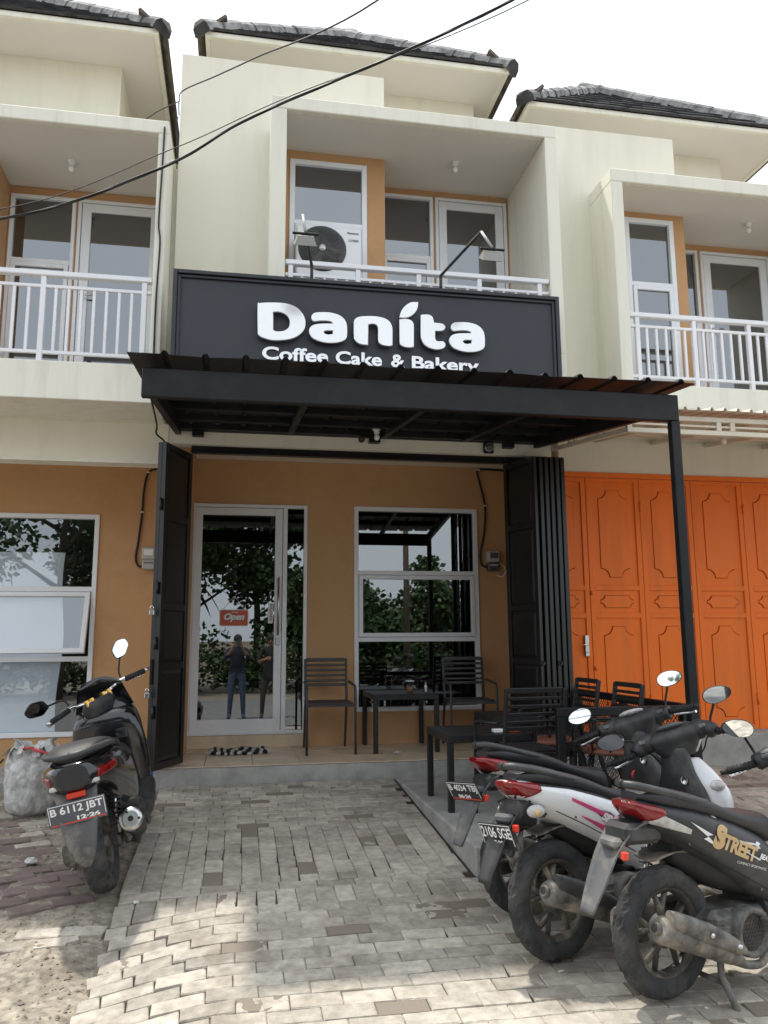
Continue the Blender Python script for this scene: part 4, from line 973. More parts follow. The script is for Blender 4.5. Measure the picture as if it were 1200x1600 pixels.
def bistro(label, loc, rz):
    t = thing('bistro_chair', label, 'chair', loc, (0, 0, rz), 'round-backed chairs behind the mesh')
    for sx in (-1, 1):
        MB().tube([(.13*sx, -.13, .44), (.20*sx, -.22, 0)], .010, 8).build('leg', 'furn', t); MB().tube([(.13*sx, .13, .44), (.19*sx, .22, 0)], .010, 8).build('leg', 'furn', t)
    MB().lathe([(.001, .435), (.19, .435), (.20, .445), (.20, .46), (.18, .47), (.001, .465)], (0, 0, 0), 'z', 28).build('seat', 'rust', t)
    arc = [(.20*math.cos(a), .04+.18*math.sin(a), .62+.05*math.sin(a)) for a in [math.pi*k/14 for k in range(15)]]
    MB().tube([(.18, 0, .45)]+arc+[(-.18, 0, .45)], .011, 8).build('back_hoop', 'furn', t)
    for k in (4, 7, 10): MB().tube([(arc[k][0]*.9, arc[k][1]*.9, .46), arc[k]], .007, 6).build('spindle', 'furn', t)
bistro('round-backed chair with rust seat behind the mesh, nearer the post edge', (2.43, 5.05, .389), R(150))
bistro('round-backed chair with rust seat behind the mesh, nearer the shop', (2.25, 5.62, .389), R(200))
def table(label, x0, x1, y0, y1, zf, h, m='furn'):
    t = thing('table', label, 'table', ((x0+x1)/2, (y0+y1)/2, zf), group='low black tables'); a, b = (x1-x0)/2, (y1-y0)/2
    lm = MB().cbox(-.021, .021, -.021, .021, 0, h-.055, .003).mesh('leg', m)
    for sx in (-1, 1):
        for sy in (-1, 1): inst('leg', lm, t, Matrix.Translation((sx*(a-.021), sy*(b-.021), 0)))
    f = MB(); f.cbox(-a, a, -b, -b+.05, h-.055, h-.001, .004); f.cbox(-a, a, b-.05, b, h-.055, h-.001, .004); f.cbox(-a, -a+.05, -b+.0505, b-.0505, h-.055, h-.001, .004); f.cbox(a-.05, a, -b+.0505, b-.0505, h-.055, h-.001, .004)
    f.build('frame', m, t); n = 6; wdt = (2*b-.104)/n
    sm = MB().cbox(-a+.052, a-.052, -wdt/2+.003, wdt/2-.003, h-.02, h-.004, .002).mesh('top_slat', m)
    for k in range(n): inst('top_slat', sm, t, Matrix.Translation((0, -b+.052+(k+.5)*wdt, 0)))
    B('under_sheet', m, t, (-a+.051, a-.051, -b+.051, b-.051, h-.034, h-.024)); return t
table('low dark table under the shop window holding a plastic cup', 1.245, 1.87, 7.47, 8.17, .531, .535)
table('low black table on the platform in front of the armchair', 1.445, 2.10, 5.54, 6.19, .389, .515)
table('low black table behind the mesh railing among chairs', 2.02, 2.42, 6.3, 6.85, .389, .56)
cu = thing('plastic_cup', 'clear plastic cup of milk tea on the window table', 'cup', (1.63, 7.66, 1.066))
MB().lathe([(.001, .001), (.030, .001), (.041, .105), (.043, .107), (.039, .107), (.029, .004), (.001, .004)], (0, 0, 0), 'z', 24).build('cup_wall', 'glass_clear', cu)
MB().lathe([(.001, .005), (.028, .005), (.0335, .060), (.001, .060)], (0, 0, 0), 'z', 24).build('drink', 'tea', cu)
MB().lathe([(.044, .104), (.045, .112), (.030, .118), (.001, .118)], (0, 0, 0), 'z', 24).build('lid', 'clearlens', cu)
sb = thing('small_bottle', 'small white bottle standing on the window table', 'bottle', (1.80, 7.72, 1.066)); MB().lathe([(.001, 0), (.013, 0), (.013, .06), (.009, .066), (.001, .066)], (0, 0, 0), 'z', 14).build('body', 'whiteprint', sb); MB().lathe([(.009, .066), (.009, .09), (.001, .092)], (0, 0, 0), 'z', 14).build('cap', 'boxgrey', sb)
tag(MB().cbox(1.92, 2.0, 5.62, 5.645, .905, .925, .004).build('lighter', 'orange'), 'orange lighter lying on the platform table', 'lighter')
tag(MB().cbox(1.80, 1.87, 5.60, 5.66, .905, .930, .004).build('tissue_pack', 'whiteprint'), 'small white pack on the platform table', 'pack')
tag(MB().cbox(1.885, 1.915, 5.66, 5.72, .905, .922, .003).build('card', 'boxgrey'), 'small grey packet beside the orange lighter', 'packet')

# mesh railing round the platform
def lattice(mb, L, H, cell=.040, r=.0022):
    n = int((L+H)/cell)
    for k in range(n+1):
        c = k*cell
        a0, a1 = max(0, c-H), min(L, c)
        if a1-a0 > .01: mb.bar((a0, 0, c-a0), (a1, 0, c-a1), r*2, r, c=.0003)
        if a1-a0 > .01: mb.bar((a0, .002, H-(c-a0)), (a1, .002, H-(c-a1)), r*2, r, c=.0003)
def mesh_rail(label, p0, p1, zb, zt):
    t = thing('mesh_railing', label, 'railing', (*p0, zb), (0, 0, math.atan2(p1[1]-p0[1], p1[0]-p0[0])), 'mesh railings of the platform'); L = math.hypot(p1[0]-p0[0], p1[1]-p0[1]); H = zt-zb
    for (x, z0_, x2, z2_, nm) in ((0, H-.055, L, H, 'top_rail'), (0, .03, L, .07, 'bottom_rail')): B(nm, 'blackmetal', t, (x, x2, -.025, .025, z0_, z2_), c=.004)
    for x in ((0, L-.055) if L < 1.2 else (0, L/2-.02, L-.055)): B('post', 'blackmetal', t, (x, x+.055, -.024, .024, 0, H-.0555), c=.004)
    mb = MB(); lattice(mb, L-.112, H-.128); mb.xform(Matrix.Translation((.056, 0, .071))); mb.build('mesh_panel', 'blackmetal', t)
mesh_rail('black framed mesh railing on the platform front edge beside the post', (2.005, 4.95), (2.93, 4.95), .389, 1.124)
mesh_rail('black framed mesh railing along the platform side beneath the orange doors', (2.935, 5.0), (2.955, 6.78), .389, 1.13)

# ================================================================ SMALL THINGS
op = thing('open_sign', 'red Open sign hanging by a string on the glass door', 'sign', (-.053, 8.192, 1.796))
def rrect(a, b, r): return fillet([(-a, -b, r), (a, -b, r), (a, b, r), (-a, b, r)], 5)
curve_shape('board', [rrect(.143, .083, .02)], .004, .0005, 'paper', op, lambda u, v, t: (u, -t, v))
curve_shape('red_face', [rrect(.136, .076, .017)], .002, .0002, 'openred', op, lambda u, v, t: (u, -.0035-t, v))
text('lettering', 'Open', .1, 'rubber', op, Matrix.Translation((-.098, -.0052, -.048)) @ FACE, fit=(.205, .090), bold=.008, shear=.25)
text('lettering', 'Open', .1, 'whiteprint', op, Matrix.Translation((-.100, -.0062, -.043)) @ FACE, fit=(.205, .090), bold=.006, shear=.25)
text('lettering', 'WELCOME', .02, 'whiteprint', op, Matrix.Translation((-.03, -.0058, .050)) @ FACE, fit=(.07, .010), bold=.001)
MB().tube([(-.115, -.002, .082), (-.01, -.002, .205), (.01, -.002, .205), (.10, -.002, .082)], .002, 6).build('string', 'paper', op)
MB().lathe([(.001, -.008), (.014, -.006), (.016, 0)], (0, 0, .205), 'y', 14).build('suction_hook', 'clearlens', op)

mt = thing('doormat', 'shaggy black and white striped rag mat at the shop door', 'doormat', (.01, 7.86, .531))
for k in range(15):
    x = -.27+k*.0385; n = 14; w_ = .19*math.sqrt(max(.2, 1-((k-7)/9.5)**2)); s = MB()
    pts = [(x+.022*math.sin(3.1*t+k*.6)+.03*t, -w_+2*w_*t+random.uniform(-.004, .004), .014+.010*math.sin(t*7+k)+random.uniform(0, .006)) for t in [i/n for i in range(n+1)]]
    s.tube(pts, [.021*(.75+.35*random.random()) for _ in pts], 7); s.v = [(a, b, max(.002, c*.8)) for a, b, c in s.v]; s.build('stripe', 'rugblack' if k % 2 else 'rugwhite', mt)

# sack of rubbish
sk = thing('sack', 'bulging grey plastic sack tied with red ribbon beside the scooter', 'sack', (-1.47, 6.46, soilz(-1.47, 6.46)-.005))
mb = MB(); n = 72; prof = [(.02, 0), (.14, .003), (.178, .04), (.188, .10), (.192, .16), (.190, .22), (.186, .28), (.182, .33), (.176, .37), (.160, .41), (.13, .44), (.10, .452), (.125, .478), (.14, .49), (.10, .475), (.02, .46)]
for i, (r_, z) in enumerate(prof):
    for k in range(n):
        a = 2*math.pi*k/n; f_ = 1+.04*math.sin(3*a+z*9)+.03*math.sin(7*a-z*13+1)+.028*math.sin(13*a+z*17+math.sin(z*30))+.02*math.sin(z*60+2*a)+(.09*math.sin(9*a+z*12) if z > .40 else 0)
        mb.v.append((r_*f_*math.cos(a)*1.02, r_*f_*math.sin(a)*.9, z+(.03*math.sin(2*a+1)+.022*math.sin(5*a+2) if z > .38 else .01*math.sin(4*a))*(1 if z > .1 else .1)))
for i in range(len(prof)-1):
    for k in range(n): mb.f.append((i*n+k, i*n+(k+1) % n, (i+1)*n+(k+1) % n, (i+1)*n+k)); mb.m.append(0); mb.sm.append(True)
mb.build('bag', 'sackplastic', sk)
fl = MB()
for k in range(11):
    a = k*.57; pts = [(.08*math.cos(a)+.01, .08*math.sin(a), .43), (.15*math.cos(a+.2), .13*math.sin(a+.2), .475+.02*math.sin(k)), (.20*math.cos(a+.3), .18*math.sin(a+.3), .42+.02*math.sin(2*k))]
    w_ = .05; o = [(p[0]-w_*math.sin(a), p[1]+w_*math.cos(a), p[2]+.008) for p in pts]; fl.add(pts+o, [(0, 1, 4, 3), (1, 2, 5, 4)], 0, True)
fl.build('folded_top', 'sackplastic', sk)
rb = MB(); rb.tube([(.02, -.17, .475), (.12, -.175, .44), (.165, -.14, .42), (.175, -.12, .33), (.172, -.125, .27)], .010, 6); rb.tube([(-.05, -.15, .475), (.03, -.17, .48)], .009, 6); rb.build('ribbon', 'ribbon', sk)
bc = MB(); bc.tube([(-.18, -.12, .40), (-.23, -.2, .33), (-.26, -.22, .26)], .006, 6); bc.build('strap', 'rubber', sk)

dp = thing('dustpan', 'blue plastic dustpan on the ground behind the black gate leaf', 'dustpan', (-.80, 7.42, .43))
d = MB(); d.cbox(-.11, .11, -.10, .10, 0, .012, .003); d.cbox(-.11, -.098, -.10, .10, .012, .07, .003); d.cbox(.098, .11, -.10, .10, .012, .07, .003); d.cbox(-.11, .11, .088, .10, .012, .09, .003); d.build('pan', 'blueplastic', dp)
for k in range(5): B('rib', 'blueplastic', dp, (-.085+k*.04, -.075+k*.04, -.098, .08, .0125, .022))
MB().tube([(0, .10, .05), (.02, .16, .16)], .014, 8).build('grip', 'blueplastic', dp)
def crumple(name, label, m, loc, r, seed, cat, flat=.6):
    rd = random.Random(seed); b = MB().ball((0, 0, 0), r, 12); b.v = [tuple(Vector(v)*rd.uniform(.55, 1.25)) for v in b.v]; b.v = [(x, y, max(0, z*flat+r*.35)) for x, y, z in b.v]; b.sm = [False]*len(b.sm)
    o = b.build(name, m); o.location = loc; tag(o, label, cat); return o
crumple('crumpled_tissue', 'crumpled white tissue on the paving left of the scooter', 'tissue', (-1.17, 5.24, soilz(-1.17, 5.24)+.012), .036, 3, 'litter')
crumple('plastic_wrap', 'crumpled clear plastic wrap on the terrace tiles under the window table', 'clearlens', (1.46, 7.41, .532), .04, 5, 'litter', .35)
for i, (x, y) in enumerate(((-.47, 6.75), (-.50, 4.6))): crumple('paper_scrap', ('paper scrap on the paving near the shop step', 'paper scrap on the paving beside the scooter wheel')[i], 'tissue', (x, y, gz(x, y)+.001), .016, 9+i, 'litter', .4)
lfm = MB().add([(-.03, 0, .002), (0, .012, .008), (.035, 0, .004), (0, -.012, .007), (-.03, 0, .001), (0, .012, .007), (.035, 0, .003), (0, -.012, .006)], [(0, 3, 2, 1), (4, 5, 6, 7), (0, 1, 5, 4), (1, 2, 6, 5), (2, 3, 7, 6), (3, 0, 4, 7)])
lo = lfm.build('fallen_leaf', 'yellowleaf'); lo.location = (-.68, 3.52, soilz(-.68, 3.52)+.008); tag(lo, 'yellow fallen leaf on the soil at the lower left', 'leaf')

# shelves and goods inside the shop
sh = thing('shelf_rack', 'dark shelf rack of boxed goods seen through the glass door', 'shelf', (-.05, 9.9, .60))
for z in (.02, .45, .85, 1.22, 1.58, 1.95): B('shelf', 'shelfdark', sh, (-.52, .75, 0, .40, z, z+.03))
for x in (-.52, .1, .73): B('upright', 'shelfdark', sh, (x, x+.03, .0, .40, 0, 2.3))
i = 0
for z in (.48, .88, 1.25, 1.61):
    x = -.47
    for cl_, cm in random.sample((('green', 'boxgreen'), ('cream', 'boxcream'), ('grey', 'boxgrey')), 3):
        w_ = random.uniform(.22, .34); h_ = random.uniform(.14, .26)
        tag(MB().cbox(x-.05, x-.05+w_, 9.93, 10.15, .60+z+.001, .60+z+h_, .004).build('carton', cm), cl_+' carton on the '+{.48: 'lowest', .88: 'second', 1.25: 'third', 1.61: 'highest'}[z]+' filled shelf inside the shop', 'carton', 'cartons on the rack'); x += w_+random.uniform(.04, .1)
cn_ = thing('display_counter', 'white topped display counter inside the shop door', 'counter', (.0, 9.2, .60))
B('body', 'shelfdark', cn_, (-.5, .25, 0, .45, 0, .62), c=.006); B('top', 'paper', cn_, (-.52, .27, -.02, .47, .621, .65), c=.004); B('front_strip', 'paper', cn_, (-.30, .20, -.022, -.001, .40, .52))

# ================================================================ SCOOTERS  (local axes: x forward, y left, z up, origin under the rear axle)
def sgp(v, p): return math.copysign(abs(v)**p, v)
class Loft:
    """cross-sections along x: (x, zbot, ztop, half width, exponent, taper)"""
    def __init__(s, secs, sub=5): s.S = cr([tuple(q) for q in secs], sub)
    def at(s, x):
        S_ = s.S; x = max(S_[0][0], min(S_[-1][0], x))
        for a, b in zip(S_[:-1], S_[1:]):
            if a[0] <= x <= b[0]+1e-9:
                t = (x-a[0])/max(1e-9, b[0]-a[0]); return [p+(q-p)*t for p, q in zip(a, b)]
        return S_[-1]
    def y(s, x, z):
        _, zb, zt, hw, n, tp = s.at(x); k = (z-(zb+zt)/2)/((zt-zb)/2); k = max(-.999, min(.999, k))
        return hw*(1+tp*k)*(1-abs(k)**n)**(1/n)
    def mb(s, m=22, caps=True):
        b = MB(); vs = []
        for (x, zb, zt, hw, n, tp) in s.S:
            zc, hh = (zb+zt)/2, (zt-zb)/2
            for k in range(m):
                a = 2*math.pi*k/m; sz = sgp(math.sin(a), 2/n); vs.append((x, hw*(1+tp*sz)*sgp(math.cos(a), 2/n), zc+hh*sz))
        N = len(s.S); fs = [(i*m+k, i*m+(k+1) % m, (i+1)*m+(k+1) % m, (i+1)*m+k) for i in range(N-1) for k in range(m)]
        b.add(vs, fs, 0, True)
        if caps: b.f += [tuple(range(m)), tuple(range((N-1)*m, N*m))[::-1]]; b.m += [0, 0]; b.sm += [False]*2
        return b
    def patch(s, x0, x1, zlo, zhi, side, off=.003, nx=14, nz=6):     # thin shell that follows the flank
        b = MB(); g0 = []; g1 = []
        for i in range(nx+1):
            x = x0+(x1-x0)*i/nx; a, c = zlo(x), zhi(x)
            for j in range(nz+1):
                z = a+(c-a)*j/nz; y = s.y(x, z); g0.append((x, side*(y+off), z)); g1.append((x, side*(y-.004), z))
        n = nz+1; o = len(g0); fs = []
        for i in range(nx):
            for j in range(nz):
                q = (i*n+j, (i+1)*n+j, (i+1)*n+j+1, i*n+j+1); fs += [q, tuple(k+o for k in q[::-1])]
        for i in range(nx): fs += [(i*n, i*n+o, (i+1)*n+o, (i+1)*n), (i*n+nz, (i+1)*n+nz, (i+1)*n+nz+o, i*n+nz+o)]
        for j in range(nz): fs += [(j, j+1, j+1+o, j+o), (nx*n+j, nx*n+j+o, nx*n+j+1+o, nx*n+j+1)]
        return b.add(g0+g1, fs, 0, True)
def loftz(secs, m=22, sub=4):                     # (z, xc, half depth, half width, exponent)
    b = MB(); S_ = cr([tuple(q) for q in secs], sub); vs = []
    for (z, xc, hx, hw, n) in S_:
        for k in range(m):
            a = 2*math.pi*k/m; vs.append((xc+hx*sgp(math.cos(a), 2/n), hw*sgp(math.sin(a), 2/n), z))
    N = len(S_); b.add(vs, [(i*m+k, i*m+(k+1) % m, (i+1)*m+(k+1) % m, (i+1)*m+k) for i in range(N-1) for k in range(m)], 0, True)
    b.f += [tuple(range(m))[::-1], tuple(range((N-1)*m, N*m))]; b.m += [0, 0]; b.sm += [False]*2
    return b
def interp(tab):
    def f(x):
        if x <= tab[0][0]: return tab[0][1]
        for (a, p), (b, q) in zip(tab[:-1], tab[1:]):
            if x <= b: return p+(q-p)*(x-a)/(b-a)
        return tab[-1][1]
    return f
def ribbon(path, widths, th=.010, camber=.15, m=8, sub=4):           # mudguard: path in xz, arched across y
    P = cr([(*p, w_) for p, w_ in zip(path, widths)], sub); b = MB(); vs = []; N = len(P)
    for lay in (0, 1):
        for i, (x, z, w_) in enumerate(P):
            a = P[max(i-1, 0)]; c = P[min(i+1, N-1)]; t = Vector((c[0]-a[0], c[1]-a[1])).normalized(); nx, nz = -t.y, t.x
            for k in range(m+1):
                u = -1+2*k/m; d = -camber*w_*u*u-(th if lay else 0); vs.append((x-nx*d*-1 if False else x+nx*d, u*w_/2, z+nz*d))
    n = m+1; o = N*n; fs = []
    for i in range(N-1):
        for k in range(m): q = (i*n+k, i*n+k+1, (i+1)*n+k+1, (i+1)*n+k); fs += [q, tuple(j+o for j in q[::-1])]
    for i in range(N-1): fs += [(i*n, (i+1)*n, (i+1)*n+o, i*n+o), (i*n+m, i*n+m+o, (i+1)*n+m+o, (i+1)*n+m)]
    for k in range(m): fs += [(k, k+o, k+1+o, k+1), ((N-1)*n+k, (N-1)*n+k+1, (N-1)*n+k+1+o, (N-1)*n+k+o)]
    return b.add(vs, fs, 0, True)
def wheel(parent, x, Ro, wd, Ri, M=None, rimmat='rim', spokes=5, front=False):
    b = MB(); h = wd/2; N = 96
    pr = [(Ri-.004, -h*.72), (Ri+.012, -h*.86), (Ro-.035, -h), (Ro-.020, -h*.90), (Ro-.009, -h*.68), (Ro-.003, -h*.36), (Ro, 0), (Ro-.003, h*.36), (Ro-.009, h*.68), (Ro-.020, h*.90), (Ro-.035, h), (Ri+.012, h*.86), (Ri-.004, h*.72)]
    b.lathe(pr, (x, 0, Ro), 'y', N, closed=True)
    vv = list(b.v)
    for i, (r_, hh) in enumerate(pr):             # tread blocks
        if 3 <= i <= 9 and i != 6:
            for k in range(N):
                if (k+2*(i if i < 6 else 12-i)) % 6 < 2:
                    v = Vector(vv[i*N+k]); c = Vector((x, v.y, Ro)); d = (v-c); vv[i*N+k] = tuple(c+d*(1-.0085/d.length))
    b.v = vv
    for fi in range(len(b.f)):
        if 3 <= fi//N <= 8: b.sm[fi] = False
    if M is not None: b.xform(M)
    t = b.build('tyre', 'tyre', parent)
    r = MB(); r.lathe([(Ri+.006, -h*.74), (Ri+.006, -h*.60), (Ri-.010, -h*.50), (Ri-.014, 0), (Ri-.010, h*.50), (Ri+.006, h*.60), (Ri+.006, h*.74), (Ri-.006, h*.70), (Ri-.022, h*.42), (Ri-.022, -h*.42), (Ri-.006, -h*.70)], (x, 0, Ro), 'y', 48, closed=True)
    if M is not None: r.xform(M)
    rm_ = r.build('rim', rimmat, parent)
    for k in range(spokes):
        a = 2*math.pi*k/spokes+.4; sp = MB()
        for da in (-.22, .22):
            p0 = Vector((x+.03*math.cos(a), 0, Ro+.03*math.sin(a))); p1 = Vector((x+.085*math.cos(a+da*.3), 0, Ro+.085*math.sin(a+da*.3))); p2 = Vector((x+(Ri-.014)*math.cos(a+da), 0, Ro+(Ri-.014)*math.sin(a+da)))
            sp.tube([p0, p1, p2], [.016, .013, .011], 6)
        if M is not None: sp.xform(M)
        sp.build('spoke', rimmat, rm_)
    hb = MB(); hb.lathe([(.001, -h*.9), (.03, -h*.9), (.035, -h*.5), (.062, -h*.4), (.065, h*.4), (.035, h*.5), (.03, h*.9), (.001, h*.9)], (x, 0, Ro), 'y', 24)
    if M is not None: hb.xform(M)
    hb.build('hub', 'engine', rm_); return t
def mirror_head(parent, pos, side, M, shape, face=None, tilt=(0, 0, 0)):
    rot = Euler(tilt).to_matrix().to_4x4()
    if shape == 'oval': ol = [(.075*math.cos(a)*(1+.12*math.cos(a)*side), .045*math.sin(a)) for a in [2*math.pi*k/20 for k in range(20)]]
    else: ol = fillet([(-.085*side, -.012, .015), (-.03*side, -.05, .02), (.06*side, -.035, .02), (.085*side, .01, .02), (.035*side, .055, .02), (-.05*side, .045, .02)], 3)
    n = len(ol); b = MB(); L = [(-.008, .97), (.0, 1.0), (.018, .85), (.030, .5), (.034, .1)]; vs = []
    for (dx, s_) in L: vs += [(dx, u*s_, v*s_) for u, v in ol]
    b.add(vs, [(i*n+k, i*n+(k+1) % n, (i+1)*n+(k+1) % n, (i+1)*n+k) for i in range(len(L)-1) for k in range(n)], 0, True); b.f += [tuple(range((len(L)-1)*n, len(L)*n))]; b.m += [0]; b.sm += [False]
    T = M @ Matrix.Translation(pos) @ rot
    b.xform(T); o = b.build('mirror_shell', 'darkplastic', parent)
    g_ = MB(); g_.add([(-.0085, u*.93, v*.93) for u, v in ol]+[(-.006, u*.93, v*.93) for u, v in ol], [tuple(range(n)), tuple(range(n, 2*n))[::-1]]+[(k, k+n, (k+1) % n+n, (k+1) % n) for k in range(n)])
    g_.xform(T); g_.build('mirror_glass', 'mirrorglass', o); return o
def plate(parent, pos, tilt_x, m, l1, l2, W=.275, Hh=.105, redline=True, yaw_=0, roll_=0):
    """licence plate facing backwards (-x)"""
    T = Matrix.Translation(pos) @ Matrix.Rotation(yaw_, 4, 'Z') @ Matrix.Rotation(tilt_x, 4, 'Y') @ Matrix.Rotation(roll_, 4, 'X') @ Matrix(((0, 0, -1, 0), (-1, 0, 0, 0), (0, 1, 0, 0), (0, 0, 0, 1)))   # u -> -y, v -> z, n -> -x
    p = MB(); p.cbox(-W/2, W/2, -Hh/2, Hh/2, -.002, .002, .001); p.xform(T); o = p.build('licence_plate', m, parent)
    e = MB(); t = .003
    for bx in ((-W/2+.005, W/2-.005, Hh/2-.008, Hh/2-.005), (-W/2+.005, -W/2+.008, -Hh/2+.02, Hh/2-.008), (W/2-.008, W/2-.005, -Hh/2+.02, Hh/2-.008)): e.box(*bx, .0022, .0032)
    e.xform(T); e.build('plate_border', 'whiteprint', o)
    if redline: r_ = MB().box(-W/2+.008, W/2-.008, -Hh/2+.008, -Hh/2+.013, .0022, .0032); r_.xform(T); r_.build('red_line', 'brightred', o)
    text('lettering', l1, .05, 'whiteprint', o, T @ Matrix.Translation((-W*.45, -.008, .0028)), fit=(W*.90, Hh*.44), bold=.0012)
    text('lettering', l2, .03, 'whiteprint', o, T @ Matrix.Translation((-W*.02 if W > .26 else -W*.25, -Hh*.36, .0028)), fit=(W*.40, Hh*.20), bold=.0014)
    return o
def steer(phi, px=.93, pz=.95):
    ax = Vector((-.42, 0, .907)).normalized(); return Matrix.Translation((px, 0, pz)) @ Matrix.Rotation(phi, 4, ax) @ Matrix.Translation((-px, 0, -pz))

def scooter(label, loc, heading, lean, pitch, sty):
    t = thing('scooter', label, 'scooter', loc, (0, 0, 0), 'parked scooters')
    t.rotation_mode = 'QUATERNION'
    t.rotation_quaternion = (Matrix.Rotation(heading, 3, 'Z') @ Matrix.Rotation(pitch, 3, 'Y') @ Matrix.Rotation(-lean, 3, 'X')).to_quaternion()
    big = sty.get('big', False); dx = sty.get('dx', 0); sh = lambda f_: (lambda x: f_(x-dx)); Ro = .262 if big else .252; wd = .125 if big else .082; paint = sty['paint']; dark = 'darkplastic'
    St = steer(sty.get('steer', R(38)))
    wheel(t, 0, Ro, wd, .172, spokes=5); wheel(t, sty.get('wb', 1.256), Ro, wd*.85, .175, St, front=True)
    # ---- running gear
    MB().cbox(.16, .52, -.11, .12, .17, .33, .03).build('engine', 'engine', t)
    cv = Loft([(-.12, .20, .31, .035, 3, 0), (-.02, .17, .34, .05, 3, 0), (.15, .19, .34, .05, 3, 0), (.36, .17, .36, .055, 3, 0), (.46, .22, .33, .03, 3, 0)]).mb(); cv.v = [(x, y+.135, z) for x, y, z in cv.v]; cv.build('transmission_case', 'engine', t)
    MB().cbox(-.03, .30, -.115, -.095, .225, .275, .006).build('swing_arm', 'engine', t)
    fc = MB(); fc.lathe([(.001, -.128), (.070, -.128), (.076, -.150), (.094, -.150), (.098, -.12), (.098, -.09)], (.36, 0, .245), 'y', 32); fo = fc.build('fan_cover', 'engine', t)
    hx = MB()
    for i in range(-4, 5):
        for j in range(-4, 5):
            cx = (i+.5*(j % 2))*.017; cz_ = j*.0148
            if math.hypot(cx, cz_) < .062: hx.tube([(.36+cx+.0075*math.cos(a), -.137, .245+cz_+.0075*math.sin(a)) for a in [math.pi/3*k+.52 for k in range(6)]], .0022, 4, closed=True)
    hx.build('grille', 'rim', fo)
    MB().cbox(.05, .30, .02, .16, .40, .50, .03).build('air_box', 'engine', t)
    for y in ((.115, -.115) if big else (.085,)):
        top = Vector((.03, y, .60)); bot = Vector((-.03, y, .29)); MB().tube([bot, top], .012, 8).build('shock', 'steel', t)
        d = top-bot; hx_ = []
        for k in range(90):
            q = k/89; a = q*2*math.pi*9; hx_.append(bot+d*(.12+.76*q)+Vector((math.cos(a), math.sin(a), 0))*.026)
        MB().tube(hx_, .0052, 6).build('spring', 'darkplastic', t)
    Loft([(.02, .52, .62, .05, 3, 0), (.2, .42, .62, .085, 3, 0), (.4, .36, .58, .09, 3, 0), (.56, .34, .52, .07, 3, 0)]).mb().build('inner_frame', 'rubber', t)
    MB().tube([(.50, 0, .40), (.72, 0, .24), (.95, 0, .28), (1.03, 0, .55)], .03, 8).build('frame_tube', 'darkplastic', t)
    # exhaust
    if big:
        ex = MB(); ex.tube([Vector(p) for p in cr([(.46, -.10, .16), (.30, -.15, .17), (.14, -.185, .25), (.05, -.195, .30), (-.22, -.21, .375)], 5)], [.018]*6+[.03]*5+[.055]*5+[.062]*5, 14); exo = ex.build('exhaust', 'darkplastic', t)
        d = Vector((-.27, -.015, .075)).normalized(); c = Vector((-.22, -.21, .375)); cp = MB(); cp.tube([c, c+d*.012, c+d*.02], [.0635, .058, .04], 18); cp.tube([c+d*.018, c+d*.03], .02, 14); cp.build('end_cap', 'steel', exo); MB().tube([c+d*.03, c+d*.0305], .015, 12).build('outlet', 'rubber', exo)
        for a in (1.2, 3.3, 5.4): q = c+d*.019+Vector((0, math.cos(a), math.sin(a)))*.042; MB().tube([q, q+d*.004], .007, 8).build('bolt', 'rubber', exo)
        sh_ = Loft([(-.18, .40, .47, .03, 2.5, 0), (-.05, .385, .46, .04, 2.5, 0), (.10, .33, .40, .035, 2.5, 0)]).mb(); sh_.v = [(x, y-.225, z) for x, y, z in sh_.v]; sh_.build('heat_shield', 'darkplastic', exo)
    else:
        pth = cr([(.56, -.05, .15), (.44, -.11, .115), (.30, -.145, .135), (.22, -.160, .175), (.08, -.170, .235), (-.10, -.172, .295), (-.20, -.172, .325)], 4)
        rr_ = interp([(0, .015), (9, .017), (12, .030), (15, .047), (20, .053), (23, .050), (24, .040)]); ex = MB().tube([Vector(p) for p in pth], [rr_(i) for i in range(len(pth))], 16); exo = ex.build('exhaust', 'engine', t)
        c = Vector((-.20, -.172, .325)); d = Vector((-.95, 0, .3)).normalized(); MB().tube([c-d*.01, c+d*.018], [.026, .022], 14).build('outlet', 'rim', exo); MB().tube([c+d*.0182, c+d*.0186], .016, 12).build('outlet_hole', 'rubber', exo)
        sh_ = Loft([(-.17, .335, .395, .020, 2.6, 0), (-.10, .300, .378, .030, 2.6, 0), (.05, .245, .325, .032, 2.6, 0), (.18, .205, .262, .025, 2.6, 0), (.23, .195, .225, .012, 2.6, 0)]).mb(); sh_.v = [(x, y-.204, z) for x, y, z in sh_.v]; sh_.build('heat_shield', sty.get('shield', 'engine'), exo)
        for bx, bz in ((.02, .295), (.17, .238)): MB().lathe([(.001, -.242), (.009, -.240), (.011, -.228)], (bx, 0, bz), 'y', 12).build('bolt', 'steel', exo)
        MB().tube([(.10, -.17, .20), (.06, -.10, .235), (0, -.09, .25)], .010, 6).build('exhaust_bracket', 'engine', t)
    # stands
    if sty.get('centre'):
        for sy in (-1, 1): MB().tube([(.24, .07*sy, .17), (.21, .10*sy, .09), (.23, .16*sy, -.03), (.245, .17*sy, -.045)], .014, 8).build('stand_leg', 'engine', t)
        MB().tube([(.225, -.12, .06), (.225, .12, .06)], .011, 8).build('stand_bar', 'engine', t)
    else:
        MB().tube([(.42, .12, .20), (.40, .24, .06), (.40, .30, -.045)], .011, 8).build('side_stand', 'engine', t)
    # ---- body
    bd = Loft([(q[0]+dx*max(0, 1-max(0, q[0]+.27)/.8), *q[1:]) for q in sty['body']]); bo = bd.mb().build('side_body', paint, t)
    Loft([(q[0]+dx*max(0, 1-max(0, q[0]+.2)/.8), *q[1:]) for q in sty['seat']]).mb(26).build('seat', 'seatvinyl', t)
